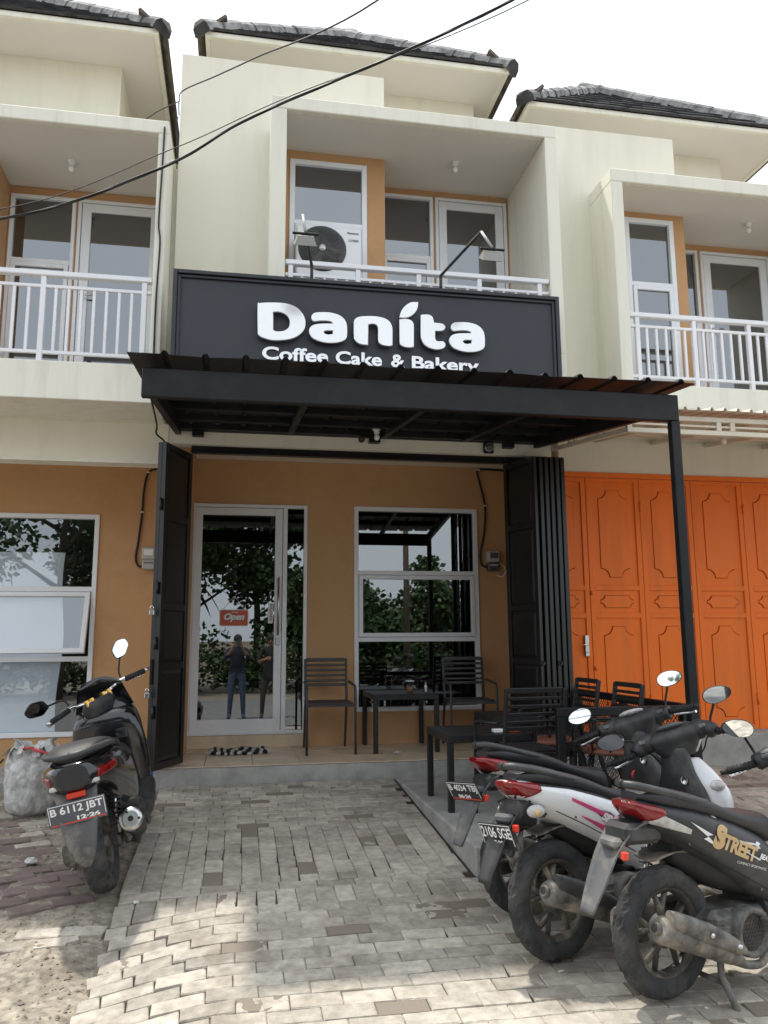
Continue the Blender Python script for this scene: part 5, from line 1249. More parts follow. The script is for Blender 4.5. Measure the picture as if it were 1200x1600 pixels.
    if not big:
        for sy in (-1, 1):
            gp = [(.10+dx, .118*sy, .752), (.0+dx, .122*sy, .772), (-.12+dx, .100*sy, .800), (-.22+dx, .055*sy, .822), (-.245+dx, .0, .824)]
            MB().tube([Vector(p) for p in cr(gp, 4)], .016, 8).build('grab_rail', 'mattegrey', t)
        Loft([(-.278+dx, .742, .763, .030, 2.4, .1), (-.25+dx, .716, .768, .058, 2.4, .15), (-.225+dx, .700, .769, .078, 2.4, .15)]).mb().build('tail_light', 'redlens', t)
        for sy in (-1, 1):
            rl = bd.patch(-.262+dx, -.14+dx, sh(interp([(-.262, .740), (-.20, .684), (-.14, .718)])), sh(interp([(-.262, .762), (-.18, .752), (-.125, .735)]) if sty.get('lens') != 'spacy' else interp([(-.262, .762), (-.09, .748)])), sy, .006); rl.build('tail_light', 'redlens', t)
            if sty.get('lens') == 'spacy':
                sp = MB().ball((-.16, .098*sy, .634), .040, 14, sc=(1.3, .6, .72)); sp.build('turn_signal', 'clearlens', t); MB().ball((-.17, .12*sy, .630), .016, 8).build('signal_bulb', 'tan', t)
            else: bd.patch(-.195+dx, -.02+dx, sh(interp([(-.195, .682), (-.02, .640)])), sh(interp([(-.195, .690), (-.15, .716), (-.02, .660)])), sy, .005).build('turn_signal', 'clearlens', t)
        hug = ribbon([(-.05, .665), (-.16, .640), (-.245, .57), (-.315, .45), (-.375, .345)], [.15, .15, .125, .105, .07], .010, .22); hug.build('rear_mudguard', 'greyplastic' if sty.get('lens') != 'spacy' else 'darkplastic', t)
        MB().cbox(-.285, -.235, -.05, .05, .585, .625, .012).build('plate_lamp', 'greyplastic', t); MB().cbox(-.285, -.262, -.10, -.075, .555, .585, .004).build('reflector', 'brightred', t)
        MB().cbox(-.24, -.05, -.075, .075, .60, .68, .02).build('tail_underside', 'darkplastic', t)
        ih = ribbon([(.26, .40), (.20, .50), (.06, .545), (-.08, .52)], [.12, .13, .13, .12], .008, .1); ih.build('inner_mudguard', 'engine', t)
    else:
        ribbon([(-.36, .60), (-.40, .52), (-.43, .40), (-.425, .30), (-.40, .245)], [.20, .19, .155, .10, .02], .014, .14).build('rear_mudguard', 'greyplastic', t)
        vv = MB(); vv.tube([(-.432, .05, .46), (-.440, 0, .34)], .005, 5); vv.tube([(-.432, -.05, .46), (-.440, 0, .34)], .005, 5); vv.build('mudguard_rib', 'greyplastic', t)
        MB().cbox(-.425, -.40, -.045, .045, .575, .605, .004).build('reflector', 'brightred', t)
        bd.patch(-.40, -.22, interp([(-.40, .645), (-.22, .665)]), interp([(-.40, .690), (-.22, .700)]), -1, .004).build('tail_light', 'redlens', t); bd.patch(-.40, -.22, interp([(-.40, .645), (-.22, .665)]), interp([(-.40, .690), (-.22, .700)]), 1, .004).build('tail_light', 'redlens', t)
        MB().cbox(-.438, -.405, -.085, .085, .652, .690, .012).build('tail_light', 'redlens', t)
        for sy in (-1, 1): MB().cbox(-.425, -.38, .085*sy-.035, .085*sy+.035, .628, .650, .006).build('turn_signal', 'clearlens', t); MB().tube([Vector(p) for p in cr([(.02, .15*sy, .765), (-.18, .16*sy, .785), (-.36, .12*sy, .79), (-.43, .05*sy, .785), (-.435, 0, .785)], 4)], .017, 8).build('grab_rail', 'mattegrey', t)
        ribbon([(.22, .42), (.12, .52), (-.05, .555), (-.2, .50), (-.28, .40)], [.15, .15, .15, .15, .13], .008, .12).build('inner_mudguard', 'darkplastic', t)
        MB().cbox(.0, .12, -.165, -.135, .22, .33, .01).build('caliper_bracket', 'engine', t)
    plate(t, *sty['plate']) if sty.get('plate') else None
    # ---- floor, leg shield, front
    if big:
        Loft([(.45, .27, .56, .16, 3, -.1), (.65, .25, .60, .13, 3, -.1), (.85, .25, .66, .13, 3, 0), (.98, .28, .74, .16, 3, 0)]).mb().build('tunnel', paint, t)
        for sy in (-1, 1): Loft([(.38, .24, .30, .055, 3, 0), (.7, .24, .31, .07, 3, 0), (.98, .30, .42, .07, 3, 0)]).mb().xform(Matrix.Translation((0, .175*sy, 0))).build('footboard', 'darkplastic', t)
        loftz([(.32, 1.00, .05, .205, 3.5), (.50, 1.00, .07, .235, 3.5), (.70, .97, .07, .23, 3.5), (.84, .97, .08, .20, 3.5), (.90, 1.0, .06, .155, 3)]).build('leg_shield', paint, t)
        loftz([(.38, 1.20, .10, .13, 2.5), (.60, 1.16, .16, .20, 2.5), (.80, 1.11, .14, .205, 2.5), (.93, 1.07, .08, .16, 2.5), (.97, 1.06, .03, .10, 2.5)]).build('front_fairing', paint, t)
        ws = MB(); nn = 10; vs = []
        for lay in (0, .006):
            for j in range(6):
                for k in range(nn+1):
                    u = -1+2*k/nn; z = .90+.22*(j/5)*(1-.22*u*u); vs.append((1.13-.10*(j/5)-.10*u*u*.9+lay, u*(.19-.05*j/5), z))
        n = nn+1; o_ = 6*n; fs = []
        for j in range(5):
            for k in range(nn): q = (j*n+k, j*n+k+1, (j+1)*n+k+1, (j+1)*n+k); fs += [q, tuple(i+o_ for i in q[::-1])]
        for k in range(nn): fs += [(5*n+k, 5*n+k+1, 5*n+k+1+o_, 5*n+k+o_)]
        ws.add(vs, fs, 0, True).build('windscreen', 'blackpaint', t)
        pn = MB(); pn.cbox(.893, .905, -.13, -.06, .70, .77, .006); po = pn.build('switch_panel', 'mattegrey', t); MB().lathe([(.001, 0), (.016, 0), (.018, -.008)], (0, 0, 0), 'x', 14).xform(Matrix.Translation((.890, -.075, .735))).build('ignition_key', 'rubber', po); MB().cbox(.886, .894, -.118, -.098, .715, .755, .004).build('button', 'rubber', po)
        st_ = B('decal', 'greyplastic', t, (.888, .892, .0, .10, .695, .725)); st_['label'] = 'small grey warning sticker'
    else:
        Loft([(.48, .26, .36, .11, 4, 0), (.62, .25, .33, .145, 4, 0), (.82, .25, .33, .15, 4, 0), (.95, .27, .36, .14, 4, 0)]).mb().build('floorboard', dark, t)
        Loft([(.44, .33, .60, .10, 3, 0), (.53, .31, .56, .10, 3, 0), (.60, .30, .44, .09, 3, 0)]).mb().build('under_seat_panel', dark, t)
        loftz([(.30, .97, .03, .15, 3), (.48, .99, .045, .165, 3), (.64, .965, .05, .145, 3), (.76, .945, .05, .095, 2.6), (.88, .935, .045, .075, 2.6)]).build('leg_shield', dark, t)
        loftz([(.34, 1.10, .05, .07, 2.3), (.50, 1.10, .11, .155, 2.3), (.64, 1.085, .13, .175, 2.3), (.75, 1.05, .10, .13, 2.3), (.83, 1.01, .05, .08, 2.3)]).build('front_cover', sty.get('front', paint), t)
        hl_ = MB().ball((1.10, 0, .70), .075, 14, sc=(.7, 1.5, .75)); hl_.build('headlight', 'clearlens', t)
        for sy in (-1, 1): MB().ball((1.05, .15*sy, .69), .05, 12, sc=(1.0, .7, .6)).build('front_signal', 'clearlens', t)
        MB().lathe([(.001, 0), (.020, 0), (.022, -.01)], (0, 0, 0), 'x', 14).xform(Matrix.Translation((.905, -.07, .72))).build('ignition', 'steel', t)
        MB().tube([(.90, 0, .66), (.885, 0, .655), (.875, 0, .64), (.88, 0, .62)], .006, 6).build('bag_hook', 'brightred', t)
    # ---- steering
    wb = sty.get('wb', 1.256)
    for sy in (-1, 1): fk = MB().tube([(1.02, .085*sy, .62), (wb-.01, .085*sy, Ro)], [.020, .017], 10).xform(St); fk.build('fork_leg', 'steel', t)
    ff = ribbon([(wb-.24, Ro+.09), (wb-.15, Ro+.235), (wb, Ro+.285), (wb+.15, Ro+.235), (wb+.25, Ro+.09)][::-1], [.10, .13, .14, .13, .09], .008, .2).xform(St); ff.build('front_mudguard', sty.get('front', paint), t)
    gxL = .90; gz_ = sty.get('gz', .93)
    if big:
        cw = loftz([(.88, 1.0, .06, .10, 2.5), (.95, .97, .06, .12, 2.5), (.99, .96, .05, .10, 2.5)]).xform(St); cw.build('meter_pod', dark, t)
        for sy in (-1, 1):
            hb = MB().tube([Vector(p) for p in cr([(.95, .04*sy, .985), (.95, .10*sy, 1.0), (.95, .15*sy, 1.01), (.935, .20*sy, 1.025), (.90, .36*sy, 1.005)], 5)], .012, 10).xform(St); hb.build('handlebar', 'chrome', t)
            for q in (.045, .085): c_ = MB().cbox(.925, .978, q*sy-.014, q*sy+.014, .965, 1.012, .006).xform(St); c_.build('bar_clamp', 'gold', t)
        gz_ = 1.015; gy = (.22, .36); gx = .915
    else:
        cw = loftz([(.83, .955, .05, .075, 2.6), (.88, .955, .075, .115, 2.6), (.93, .95, .085, .150, 2.6), (.97, .965, .075, .135, 2.6), (1.0, .99, .04, .09, 2.6)]).xform(St); cw.build('handle_cowl', sty.get('cowl', dark), t)
        fcw = loftz([(.84, 1.01, .03, .09, 2.6), (.92, 1.025, .05, .145, 2.6), (.985, 1.01, .035, .11, 2.6)]).xform(St); fcw.build('cowl_front', sty.get('front', paint), t)
        mt_ = MB().ball((.925, 0, .988), .060, 16, sc=(.9, 1.25, .32)).xform(St); mt_.build('meter_glass', 'clearlens' if sty.get('lens') == 'third' else 'meterdark', t)
        for sy in (-1, 1):
            pod = MB().tube([Vector(p) for p in cr([(.945, .10*sy, .935), (.935, .17*sy, .935), (.92, .215*sy, gz_)], 4)], [.05]*4+[.040]*4+[.030], 12).xform(St); pod.build('switch_pod', dark, t)
            sw = MB().cbox(.885, .90, .16*sy-.018, .16*sy+.018, .935, .955, .004).xform(St); sw.build('switch', 'greyplastic', t)
        gy = (.215, .345); gx = .915
    for i_, sy in enumerate((-1, 1)):
        gp = MB().tube([(gx, gy[0]*sy, gz_), (gx-.015, gy[1]*sy, gz_-.012)], .017, 12); 
        for k in range(7): q = k/7+.06; gp.tube([(gx-.015*q, (gy[0]+(gy[1]-gy[0])*q-.003)*sy, gz_-.012*q), (gx-.015*q, (gy[0]+(gy[1]-gy[0])*q+.003)*sy, gz_-.012*q)], .0195, 12)
        gp.xform(St); gp.build('grip', 'rubber', t)
        be = MB().tube([(gx-.015, gy[1]*sy, gz_-.012), (gx-.018, (gy[1]+.035)*sy, gz_-.014)], [.014, .011], 10).xform(St); be.build('bar_end', 'steel' if big else 'rubber', t)
        lv = MB().tube([Vector(p) for p in cr([(gx+.02, (gy[0]+.0)*sy, gz_-.005), (gx+.06, (gy[0]+.03)*sy, gz_-.015), (gx+.055, (gy[1]-.03)*sy, gz_-.03), (gx+.035, (gy[1]+.005)*sy, gz_-.035)], 4)], .0075, 8).xform(St); lv.build('brake_lever', 'chrome', t)
        mp_ = sty['mirrors'][i_]                      # (position, tilt)
        if mp_:
            stalk = MB().tube([Vector(p) for p in cr([(gx+.02, (gy[0]-.02)*sy, gz_+.015), (gx+.03, (gy[0]-.005)*sy, gz_+.07), tuple(Vector(mp_[0])*.6+Vector((gx+.03, gy[0]*sy, gz_+.07))*.4), mp_[0]], 4)], .0065, 8).xform(St); stalk.build('mirror_stalk', 'rubber', t)
            mirror_head(t, mp_[0], sy, St, 'hex' if big else 'oval', tilt=mp_[1])
    # control cables, seams and small hardware
    for i_, sy in enumerate((-1, 1)):
        a_ = St @ Vector((gx+.01, (gy[0]-.03)*sy, gz_-.02)); m_ = St @ Vector((gx+.10, .12*sy, gz_-.06)); e_ = Vector((1.0, .03*sy, .74))
        MB().tube([Vector(p) for p in cr([tuple(a_), tuple(a_*.5+m_*.5+Vector((0, 0, .03))), tuple(m_), tuple(m_*.4+e_*.6-Vector((.03, 0, 0))), tuple(e_)], 5)], .0042, 6).build('control_cable', 'rubber', t)
    if not big:
        MB().tube([Vector(p) for p in cr([(.0, .10, .21), (.12, .13, .17), (.3, .15, .16), (.5, .12, .24)], 5)], .005, 6).build('brake_cable', 'rubber', t)
        MB().tube([(0, .06, .25), (-.01, .10, .215), (.03, .105, .20)], .007, 6).build('brake_arm', 'engine', t)
        ax_ = MB(); ax_.lathe([(.001, -.125), (.016, -.125), (.016, -.112), (.001, -.112)], (0, 0, Ro), 'y', 6, smooth=False); ax_.build('axle_nut', 'steel', t)
        for sy in (-1, 1):
            bd.patch(-.05, .50, interp([(-.05, .628), (.10, .565), (.5, .385)]), interp([(-.05, .631), (.10, .568), (.5, .388)]), sy, .001, 20, 1).build('seam', 'rubber', t)
        for bx, bz in ((.23, .47), (.44, .40), (.05, .60)):
            for sy in (-1, 1): y_ = bd.y(bx, bz)*sy; MB().tube([(bx, y_*.98, bz), (bx, y_+.002*sy, bz)], .006, 8).build('screw', 'engine', t)
        pg = MB(); pg.cbox(.40, .52, -.205, -.14, .285, .305, .006); pg.build('pillion_peg', 'engine', t)
    return t, bd

SEAT = [(-.215, .765, .795, .05, 2.6, 0), (-.14, .742, .810, .105, 2.8, 0), (.0, .715, .800, .130, 3, .05), (.13, .690, .770, .140, 3, .05), (.28, .650, .722, .140, 3, .05), (.42, .610, .700, .125, 3, .05), (.55, .565, .690, .10, 3, 0), (.61, .56, .655, .06, 2.6, 0)]
BODY = [(-.27, .738, .766, .035, 2.4, .1), (-.22, .700, .768, .080, 2.4, .15), (-.12, .630, .760, .118, 2.6, .18), (.02, .565, .745, .140, 2.8, .15), (.20, .475, .710, .150, 3, .12), (.36, .390, .660, .152, 3, .1), (.50, .320, .600, .148, 3, .05), (.60, .29, .50, .135, 3, 0)]
MR = lambda x, y, z, t=(0, 0, 0): ((x, y, z), t)
# front scooter: dark grey, lettered side
s1 = dict(dx=.055, paint='mattegrey', body=BODY, seat=SEAT, centre=True, lens='beat', mirrors=(MR(.90, -.27, 1.15), MR(.88, .23, 1.09, (R(18), R(-18), 0))), front='blackpaint', gz=.92)
o1, b1 = scooter('dark grey scooter with gold street lettering, nearest at the right edge', (1.70, 3.185, gz(1.7, 3.185)+.012), R(17), R(1), R(3.0), s1)
def flank(bd_, x0, z0, sl, off=.0025):            # text plane -> right flank of a body
    def f(u, v, w_): x = x0+u*math.cos(sl)-v*math.sin(sl); z = z0+u*math.sin(sl)+v*math.cos(sl); return (x, -(bd_.y(x, z)+off+w_), z)
    return f
sl = R(-20)
dn = text('lettering', 'STREET', .1, 'tan', o1, fit=(.225, .062), fn=flank(b1, .165, .590, sl), bold=.005)
text('lettering', 'S', .1, 'tan', o1, fit=(.062, .098), fn=flank(b1, .138, .590, sl, .0035), bold=.006)
text('lettering', 'BEAT', .1, 'whiteprint', o1, fit=(.07, .022), fn=flank(b1, .405, .530, sl), bold=.004, shear=.3)
text('lettering', 'COMPACT SPORTMATIC', .05, 'whiteprint', o1, fit=(.17, .010), fn=flank(b1, .280, .518, R(-14)))
def decal(name, poly, m, o, fn): 
    return curve_shape(name, [poly], .0012, .0001, m, o, lambda u, v, t_: fn(u, v, t_))
def dens(poly, n=6):
    out_ = []
    for a, b in zip(poly, poly[1:]+poly[:1]): out_ += [(a[0]+(b[0]-a[0])*k/n, a[1]+(b[1]-a[1])*k/n) for k in range(n)]
    return out_
decal('lightning_mark', dens([(0, .06), (.125, .03), (.10, .022), (.17, -.015), (.085, .008), (.105, .018)]), 'whiteprint', o1, flank(b1, .015, .632, R(-12), .002))
decal('lightning_mark', dens([(0, .02), (.11, .004), (.095, .0), (.20, -.032), (.08, -.008), (.095, 0)]), 'whiteprint', o1, flank(b1, .31, .545, R(-14), .002))
decal('wrench_mark', dens([(0, 0), (.10, .006), (.115, -.006), (.135, .0), (.122, .008), (.135, .018), (.115, .024), (.10, .014), (0, .008)], 3), 'steel', o1, flank(b1, .285, .600, R(-14), .002))
decal('crown_mark', dens([(0, 0), (.022, 0), (.026, .018), (.017, .010), (.011, .022), (.005, .010), (-.004, .018)], 2), 'whiteprint', o1, flank(b1, .165, .700, R(-15), .002))
# second scooter: white with pink and black graphics
s2 = dict(paint='whitepaint', body=BODY, seat=SEAT, lens='spacy', shield='darkplastic', mirrors=(MR(.90, -.28, 1.075, (0, R(-16), 0)), MR(.84, .30, .985, (R(8), R(-18), 0))), front='whitepaint', gz=.90,
          plate=((-.305, .0, .535), R(-22), 'plateblack', '2106 SGE', '07·22', .215, .115, False))
o2, b2 = scooter('white scooter with pink stripes between two dark ones', (1.41, 3.57, gz(1.41, 3.57)), R(22), R(6), R(3.0), s2)
b2.patch(.02, .42, interp([(.02, .672), (.42, .500)]), interp([(.02, .684), (.42, .535)]), -1, .002).build('stripe_decal', 'pink', o2)
b2.patch(.08, .36, interp([(.08, .600), (.36, .452)]), interp([(.08, .604), (.24, .545), (.36, .462)]), -1, .002).build('stripe_decal', 'pink', o2)
b2.patch(.13, .44, interp([(.13, .632), (.22, .572), (.44, .462)]), interp([(.13, .636), (.24, .612), (.44, .500)]), -1, .0015).build('panel_decal', 'blackpaint', o2)
text('lettering', 'SPACY', .1, 'whiteprint', o2, fit=(.175, .038), fn=flank(b2, .185, .582, R(-24), .003), bold=.006, shear=.3)
text('lettering', 'SPACY', .1, 'pink', o2, fit=(.175, .038), fn=flank(b2, .189, .577, R(-24), .0022), bold=.006, shear=.3)
for sy in (-1, 1): b2.patch(-.16, .50, interp([(-.16, .742), (.02, .722), (.3, .655), (.5, .565)]), interp([(-.16, .757), (.02, .741), (.3, .675), (.5, .59)]), sy, .003).build('upper_trim', 'darkplastic', o2)
# third scooter: black, farthest of the right group
s3 = dict(paint='blackpaint', body=BODY, seat=SEAT, lens='third', mirrors=(MR(.91, -.27, 1.11), MR(.90, .285, 1.05, (R(-4), 0, 0))), front='blackpaint', gz=.93,
          plate=((-.325, .02, .60), R(-30), 'plateblack', 'B 4034 TBJ', '06·24', .25, .105, True))
scooter('black scooter parked farthest back beside the mesh railing', (1.44, 4.08, gz(1.44, 4.08)), R(21), R(6), R(3.0), s3)
# fourth: big black scooter on its own at the left
PB = [(-.44, .62, .735, .075, 2.8, 0), (-.40, .600, .752, .115, 2.8, .05), (-.25, .545, .765, .175, 2.8, .1), (0, .45, .765, .205, 3, .08), (.22, .37, .740, .215, 3, .05), (.42, .30, .690, .205, 3, 0), (.58, .28, .60, .15, 3, 0)]
PS = [(-.40, .752, .790, .07, 2.6, 0), (-.30, .748, .822, .125, 2.8, 0), (-.12, .742, .826, .150, 3, 0), (.08, .735, .800, .155, 3, 0), (.20, .72, .772, .155, 3, 0), (.40, .68, .765, .14, 3, 0), (.58, .62, .745, .10, 3, 0), (.68, .60, .70, .06, 2.6, 0)]
s4 = dict(big=True, wb=1.315, paint='blackpaint', body=PB, seat=PS, mirrors=(MR(.95, -.30, 1.215, (R(-32), R(14), R(-6))), MR(.92, .40, 1.115, (R(6), R(-16), R(0)))), plate=((-.452, 0, .515), R(-8), 'plategrey', 'B 6112 JBT', '12·26', .275, .110, True))
o4, b4 = scooter('large black scooter with grey number plate, parked alone at the left', (-.67, 4.77, gz(-.67, 4.77)), R(91.5), R(12), 0, s4)
text('lettering', 'PCX', .05, 'steel', o4, fit=(.09, .03), fn=flank(b4, -.08, .66, 0, .003), bold=.001, shear=.3)

# ================================================================ ACROSS THE STREET (seen as reflections in the glass)
def tree(name, label, loc, h, rx, nleaf, seed, tr=.12):
    rd = random.Random(seed); t = thing(name, label, 'tree', loc, group='trees across the road')
    tk = MB(); tk.tube([(0, 0, -.1), (.05, .02, h*.3), (-.03, .06, h*.6), (.05, 0, h*.85)], [tr, tr*.8, tr*.55, tr*.2], 8)
    tips = []
    for k in range(7):
        a = k*2.4; z = h*(.35+.08*k); e = Vector((rx*.75*math.cos(a), rx*.75*math.sin(a), z+h*.18)); tk.tube([(0, 0, z), e*.5+Vector((0, 0, z*.5)), e], [tr*.4, tr*.25, tr*.08], 6); tips.append(e)
    tk.build('trunk', 'bark', t); cl = MB()
    cs = [(e+Vector((rd.gauss(0, .3), rd.gauss(0, .3), rd.gauss(0, .3))), rx*rd.uniform(.28, .5)) for e in tips for _ in range(2)]+[(Vector((0, 0, h*.9)), rx*.45)]
    for _ in range(nleaf):
        c, r_ = rd.choice(cs); v = Vector((rd.gauss(0, 1), rd.gauss(0, 1), rd.gauss(0, 1))).normalized()*r_*(rd.random()**.4); p = c+v
        s_ = rd.uniform(.14, .30); d = Vector((rd.gauss(0, 1), rd.gauss(0, 1), rd.gauss(0, .6)-.3)).normalized(); q = d.cross(Vector((rd.gauss(0, 1), rd.gauss(0, 1), rd.gauss(0, 1)))).normalized()*s_*.35
        cl.add([p, p+d*s_*.5+q, p+d*s_, p+d*s_*.5-q], [(0, 1, 2, 3)])
    cl.build('crown', 'leaf', t, False)
def banana(label, loc, h, seed):
    rd = random.Random(seed); t = thing('banana_plant', label, 'plant', loc, group='banana plants across the road')
    MB().tube([(0, 0, -.1), (.02, 0, h*.5), (0, .03, h*.8)], [.12, .10, .05], 10).build('stem', 'bark', t)
    for k in range(9):
        a = k*2.39+rd.random(); L = h*rd.uniform(.5, .75); m = MB(); n = 9; vs = []
        for i in range(n+1):
            s_ = i/n; r_ = L*s_*(1-.25*s_); z = h*.75+L*(.75*s_-1.05*s_*s_); w_ = .24*math.sin(math.pi*min(1, s_*.93+.05))*(1+.1*rd.random())
            c = Vector((r_*math.cos(a), r_*math.sin(a), z)); q = Vector((-math.sin(a), math.cos(a), 0))*w_; vs += [c-q-Vector((0, 0, w_*.3)), c, c+q-Vector((0, 0, w_*.3))]
        m.add(vs, [(3*i+j, 3*i+j+1, 3*i+j+4, 3*i+j+3) for i in range(n) for j in range(2)], 0, True); m.build('leaf', 'bananaleaf', t, False)
tree('tree', 'broad tree across the road, mirrored in the left house window', (-5.2, -8.5, 0), 7.2, 3.0, 6500, 1, .2)
tree('tree', 'dense tree across the road, mirrored in the shop door', (-1.6, -12, 0), 7.6, 2.6, 8000, 2, .16)
tree('tree', 'bushy tree across the road, mirrored left in the shop window', (3.0, -11, 0), 3.3, 1.8, 5000, 3, .12)
tree('tree', 'bushy tree across the road, mirrored right in the shop window', (6.4, -11.5, 0), 3.1, 1.8, 5000, 4, .12)
tree('tree', 'tall tree far across the road behind the small house', (9.5, -16, 0), 3.9, 2.4, 4200, 5, .14)
tree('tree', 'leafy tree across the road, mirrored behind the open sign', (.6, -13, 0), 7.0, 2.4, 8000, 6, .15)
tree('tree', 'low bushy tree across the road, left of the banana plants', (-4.0, -12.5, 0), 5.0, 2.2, 6000, 7, .14)
banana('banana plant across the road, left of the dense tree', (-2.9, -11.5, 0), 4.4, 1)
banana('small banana plant across the road near the pole', (2.0, -10.6, 0), 3.0, 3)
hs = thing('small_house', 'plain low house with zinc roof across the road', 'house', (6.0, -14.5, 0))
B('wall', 'plaster', hs, (-3, 3, -2.5, 0, 0, 2.9)); B('door', 'wood', hs, (-.6, .3, .002, .05, 0, 2.0)); B('window', 'meterdark', hs, (.9, 2.0, .002, .05, .9, 1.9))
rib_sheet(-3.3, 3.3, -2.6, 1.2, lambda y: 3.35-(y+2.6)*.28, .25, .03, .03).build('roof', 'zinc', hs)
B('screen', 'wood', hs, (-2.6, -.9, .10, .14, .1, 1.9))
pole = thing('utility_pole', 'dark utility pole with crossarm across the road', 'pole', (4.95, -7.2, 0))
MB().tube([(0, 0, -.2), (0, 0, 7.4)], [.11, .07], 12).build('shaft', 'bark', pole); B('crossarm', 'wood', pole, (-.5, .5, -.05, .05, 6.9, 7.0)); B('crossarm', 'wood', pole, (-.35, .35, -.05, .05, 6.3, 6.38))
for i, (z, s_) in enumerate(((7.05, .3), (6.95, .4), (6.45, .5), (6.3, .6), (6.0, .7), (5.7, .6))):
    cable('overhead_cable', ('topmost', 'second', 'third', 'fourth', 'fifth', 'lowest')[i]+' street wire on the utility pole across the road', [(-30, -7.3-.1*i, z+.3), (-12, -7.3, z-s_*.6), (-4, -7.2, z-s_*.5), (4.95, -7.2, z), (14, -7.2, z-s_), (24, -7.2, z)], .014)
bw = MB(); bw.box(-25, 25, -20.2, -20, 0, 1.6); tag(bw.build('boundary_wall', 'plaster'), 'low plastered boundary wall far across the road', 'wall')
und = MB(); rd = random.Random(11)
for k in range(46):
    cx = -13+26*k/45+rd.uniform(-.4, .4); cy = rd.uniform(-11.0, -9.2); hh = rd.uniform(.9, 2.4)
    for _ in range(330):
        v = Vector((rd.gauss(0, 1), rd.gauss(0, 1), rd.gauss(0, 1))).normalized()*(rd.random()**.5); p = Vector((cx+v.x*.9, cy+v.y*.7, max(.02, hh*.5+v.z*hh*.5)))
        d = Vector((rd.gauss(0, 1), rd.gauss(0, 1), rd.gauss(0, .6))).normalized()*rd.uniform(.12, .3); q = d.cross(Vector((rd.gauss(0, 1), rd.gauss(0, 1), rd.gauss(0, 1)))).normalized()*.06
        und.add([p, p+d*.5+q, p+d, p+d*.5-q], [(0, 1, 2, 3)])
stuff(und.build('undergrowth', 'leaf', None, False))

# two people behind the camera, seen in the door glass
def person(label, loc, rz, joints, bones, mats_of, hair=True, extra=None):
    me = bpy.data.meshes.new('person'); names = list(joints); me.from_pydata([joints[k][0] for k in names], [(names.index(a), names.index(b)) for a, b in bones], [])
    ob = bpy.data.objects.new('person', me); COL.objects.link(ob)
    sk_ = ob.modifiers.new('skin', 'SKIN'); sk_.use_smooth_shade = True
    for i, k in enumerate(names):
        r_ = joints[k][1]; me.skin_vertices[0].data[i].radius = r_ if isinstance(r_, tuple) else (r_, r_); me.skin_vertices[0].data[i].use_root = (k == 'pelvis')
    sb_ = ob.modifiers.new('sub', 'SUBSURF'); sb_.levels = 2; sb_.render_levels = 2
    dg = bpy.context.evaluated_depsgraph_get(); m2 = bpy.data.meshes.new_from_object(ob.evaluated_get(dg)); bpy.data.objects.remove(ob)
    m2.materials.clear(); mm_ = []
    for p in m2.polygons:
        n_ = mats_of(p.center)
        if n_ not in mm_: mm_.append(n_); m2.materials.append(MAT[n_])
        p.material_index = mm_.index(n_); p.use_smooth = True
    o = bpy.data.objects.new('person', m2); COL.objects.link(o); o.location = loc; o.rotation_euler = (0, 0, rz); tag(o, label, 'person', 'people mirrored in the shop door')
    hd = joints['head'][0]; mb = MB().ball((hd[0], hd[1]-.012, hd[2]+.045), .094, 16, sc=(.92, 1.08, 1.0)); mb.v = [v for v in mb.v]; mb.build('hair', 'hair', o)
    fc = MB(); fc.tube([(hd[0], hd[1]+.085, hd[2]+.01), (hd[0], hd[1]+.108, hd[2]-.022)], [.010, .015], 8); fc.build('nose', 'skin', o)
    for sx in (-1, 1): MB().ball((hd[0]+.032*sx, hd[1]+.083, hd[2]+.012), .011, 8).build('eye', 'hair', o); MB().ball((hd[0]+.078*sx, hd[1], hd[2]), .022, 8, sc=(.4, .7, 1.2)).build('ear', 'skin', o)
    MB().tube([(hd[0]-.022, hd[1]+.086, hd[2]-.055), (hd[0]+.022, hd[1]+.086, hd[2]-.055)], .006, 6).build('mouth', 'rust', o)
    return o
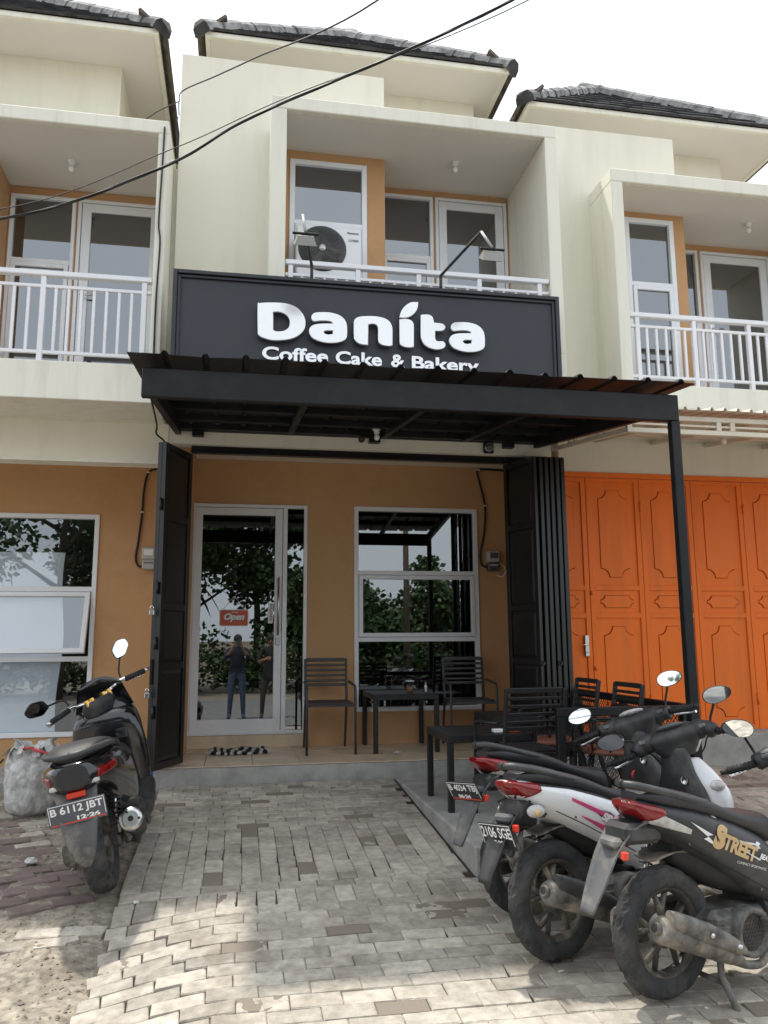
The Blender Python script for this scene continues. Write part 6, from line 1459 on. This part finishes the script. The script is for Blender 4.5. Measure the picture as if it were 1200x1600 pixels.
def std(arm_l, arm_r, lean=0, stance=.12):
    J = {'pelvis': ((0, 0, .93), (.150, .11)), 'waist': ((0, .0, 1.06), (.140, .105)), 'chest': ((0, .01, 1.27), (.165, .115)), 'neckb': ((0, 0, 1.43), (.085, .07)), 'neck': ((0, .015, 1.49), .052), 'head': ((0, .03, 1.58), (.078, .095)), 'crown': ((0, .02, 1.66), (.066, .08)),
         'hipl': ((-.10, 0, .86), (.095, .10)), 'kneel': ((-stance, .03, .48), .062), 'anklel': ((-stance-.02, -.01, .09), .044), 'toel': ((-stance-.04, .15, .04), .038),
         'hipr': ((.10, 0, .86), (.095, .10)), 'kneer': ((stance, .03, .48), .062), 'ankler': ((stance+.02, -.01, .09), .044), 'toer': ((stance+.04, .15, .04), .038),
         'shl': ((-.19, 0, 1.38), .062), 'shr': ((.19, 0, 1.38), .062)}
    Bn = [('pelvis', 'waist'), ('waist', 'chest'), ('chest', 'neckb'), ('neckb', 'neck'), ('neck', 'head'), ('head', 'crown'), ('pelvis', 'hipl'), ('hipl', 'kneel'), ('kneel', 'anklel'), ('anklel', 'toel'), ('pelvis', 'hipr'), ('hipr', 'kneer'), ('kneer', 'ankler'), ('ankler', 'toer'), ('neckb', 'shl'), ('neckb', 'shr')]
    for s_, arm in (('l', arm_l), ('r', arm_r)):
        e, w_, hdn, fg = arm; J['el'+s_] = (e, .044); J['wr'+s_] = (w_, .029); J['hand'+s_] = (hdn, (.036, .022)); Bn += [('sh'+s_, 'el'+s_), ('el'+s_, 'wr'+s_), ('wr'+s_, 'hand'+s_)]
        for k, q in enumerate(fg): J['f%d%s' % (k, s_)] = (q, .010); Bn.append(('hand'+s_, 'f%d%s' % (k, s_)))
    return J, Bn
def fingers(h, d, across):
    h = Vector(h); d = Vector(d).normalized(); a = Vector(across).normalized(); L = (.075, .085, .08, .065)
    return [tuple(h+a*(.03-.02*k)+d*L[k]) for k in range(4)]+[tuple(h+a*.05+d*.035)]
hl = (-.06, .20, 1.53); hr = (.06, .20, 1.53)
J, Bn = std(((-.27, .10, 1.19), (-.10, .24, 1.42), (-.075, .27, 1.50), fingers((-.075, .27, 1.50), (.3, .1, 1), (0, 0, -1))), ((.27, .10, 1.19), (.10, .24, 1.42), (.075, .27, 1.50), fingers((.075, .27, 1.50), (-.3, .1, 1), (0, 0, -1))))
def m1(c):
    if c.z > 1.47: return 'skin' if (c.y < .12 or abs(c.x) > 0) else 'skin'
    if c.y > .17 and c.z > 1.3: return 'skin'
    if c.z > .92: return 'navy'
    return 'denim' if c.z > .075 else 'hair'
person('person in dark navy top and blue jeans holding up a phone', (-.02, -.40, .004), 0, J, Bn, m1)
ph = thing('phone', 'dark smartphone held up by the photographing person', 'phone', (0, -.035, 1.545)); B('body', 'meterdark', ph, (-.038, .038, -.010, -.001, -.08, .08), c=.004); B('lens', 'rubber', ph, (-.03, -.01, -.001, .002, .045, .07))
J, Bn = std(((-.26, .10, 1.14), (-.13, .26, 1.20), (-.05, .27, 1.22), fingers((-.05, .27, 1.22), (1, .1, .1), (0, 0, 1))), ((.27, -.02, 1.12), (.30, .05, .90), (.305, .07, .82), fingers((.305, .07, .82), (0, .2, -1), (0, 1, 0))), stance=.15)
def m2_(c):
    if c.z > 1.47 or (abs(c.x) > .20 and c.z < 1.12) or (c.y > .16 and c.z > 1.1): return 'skin'
    if c.z > .92: return 'blackshirt'
    return 'greytrouser' if c.z > .075 else 'hair'
person('person in black shirt and grey trousers standing beside the photographing person', (.66, -.45, .004), R(6), J, Bn, m2_)
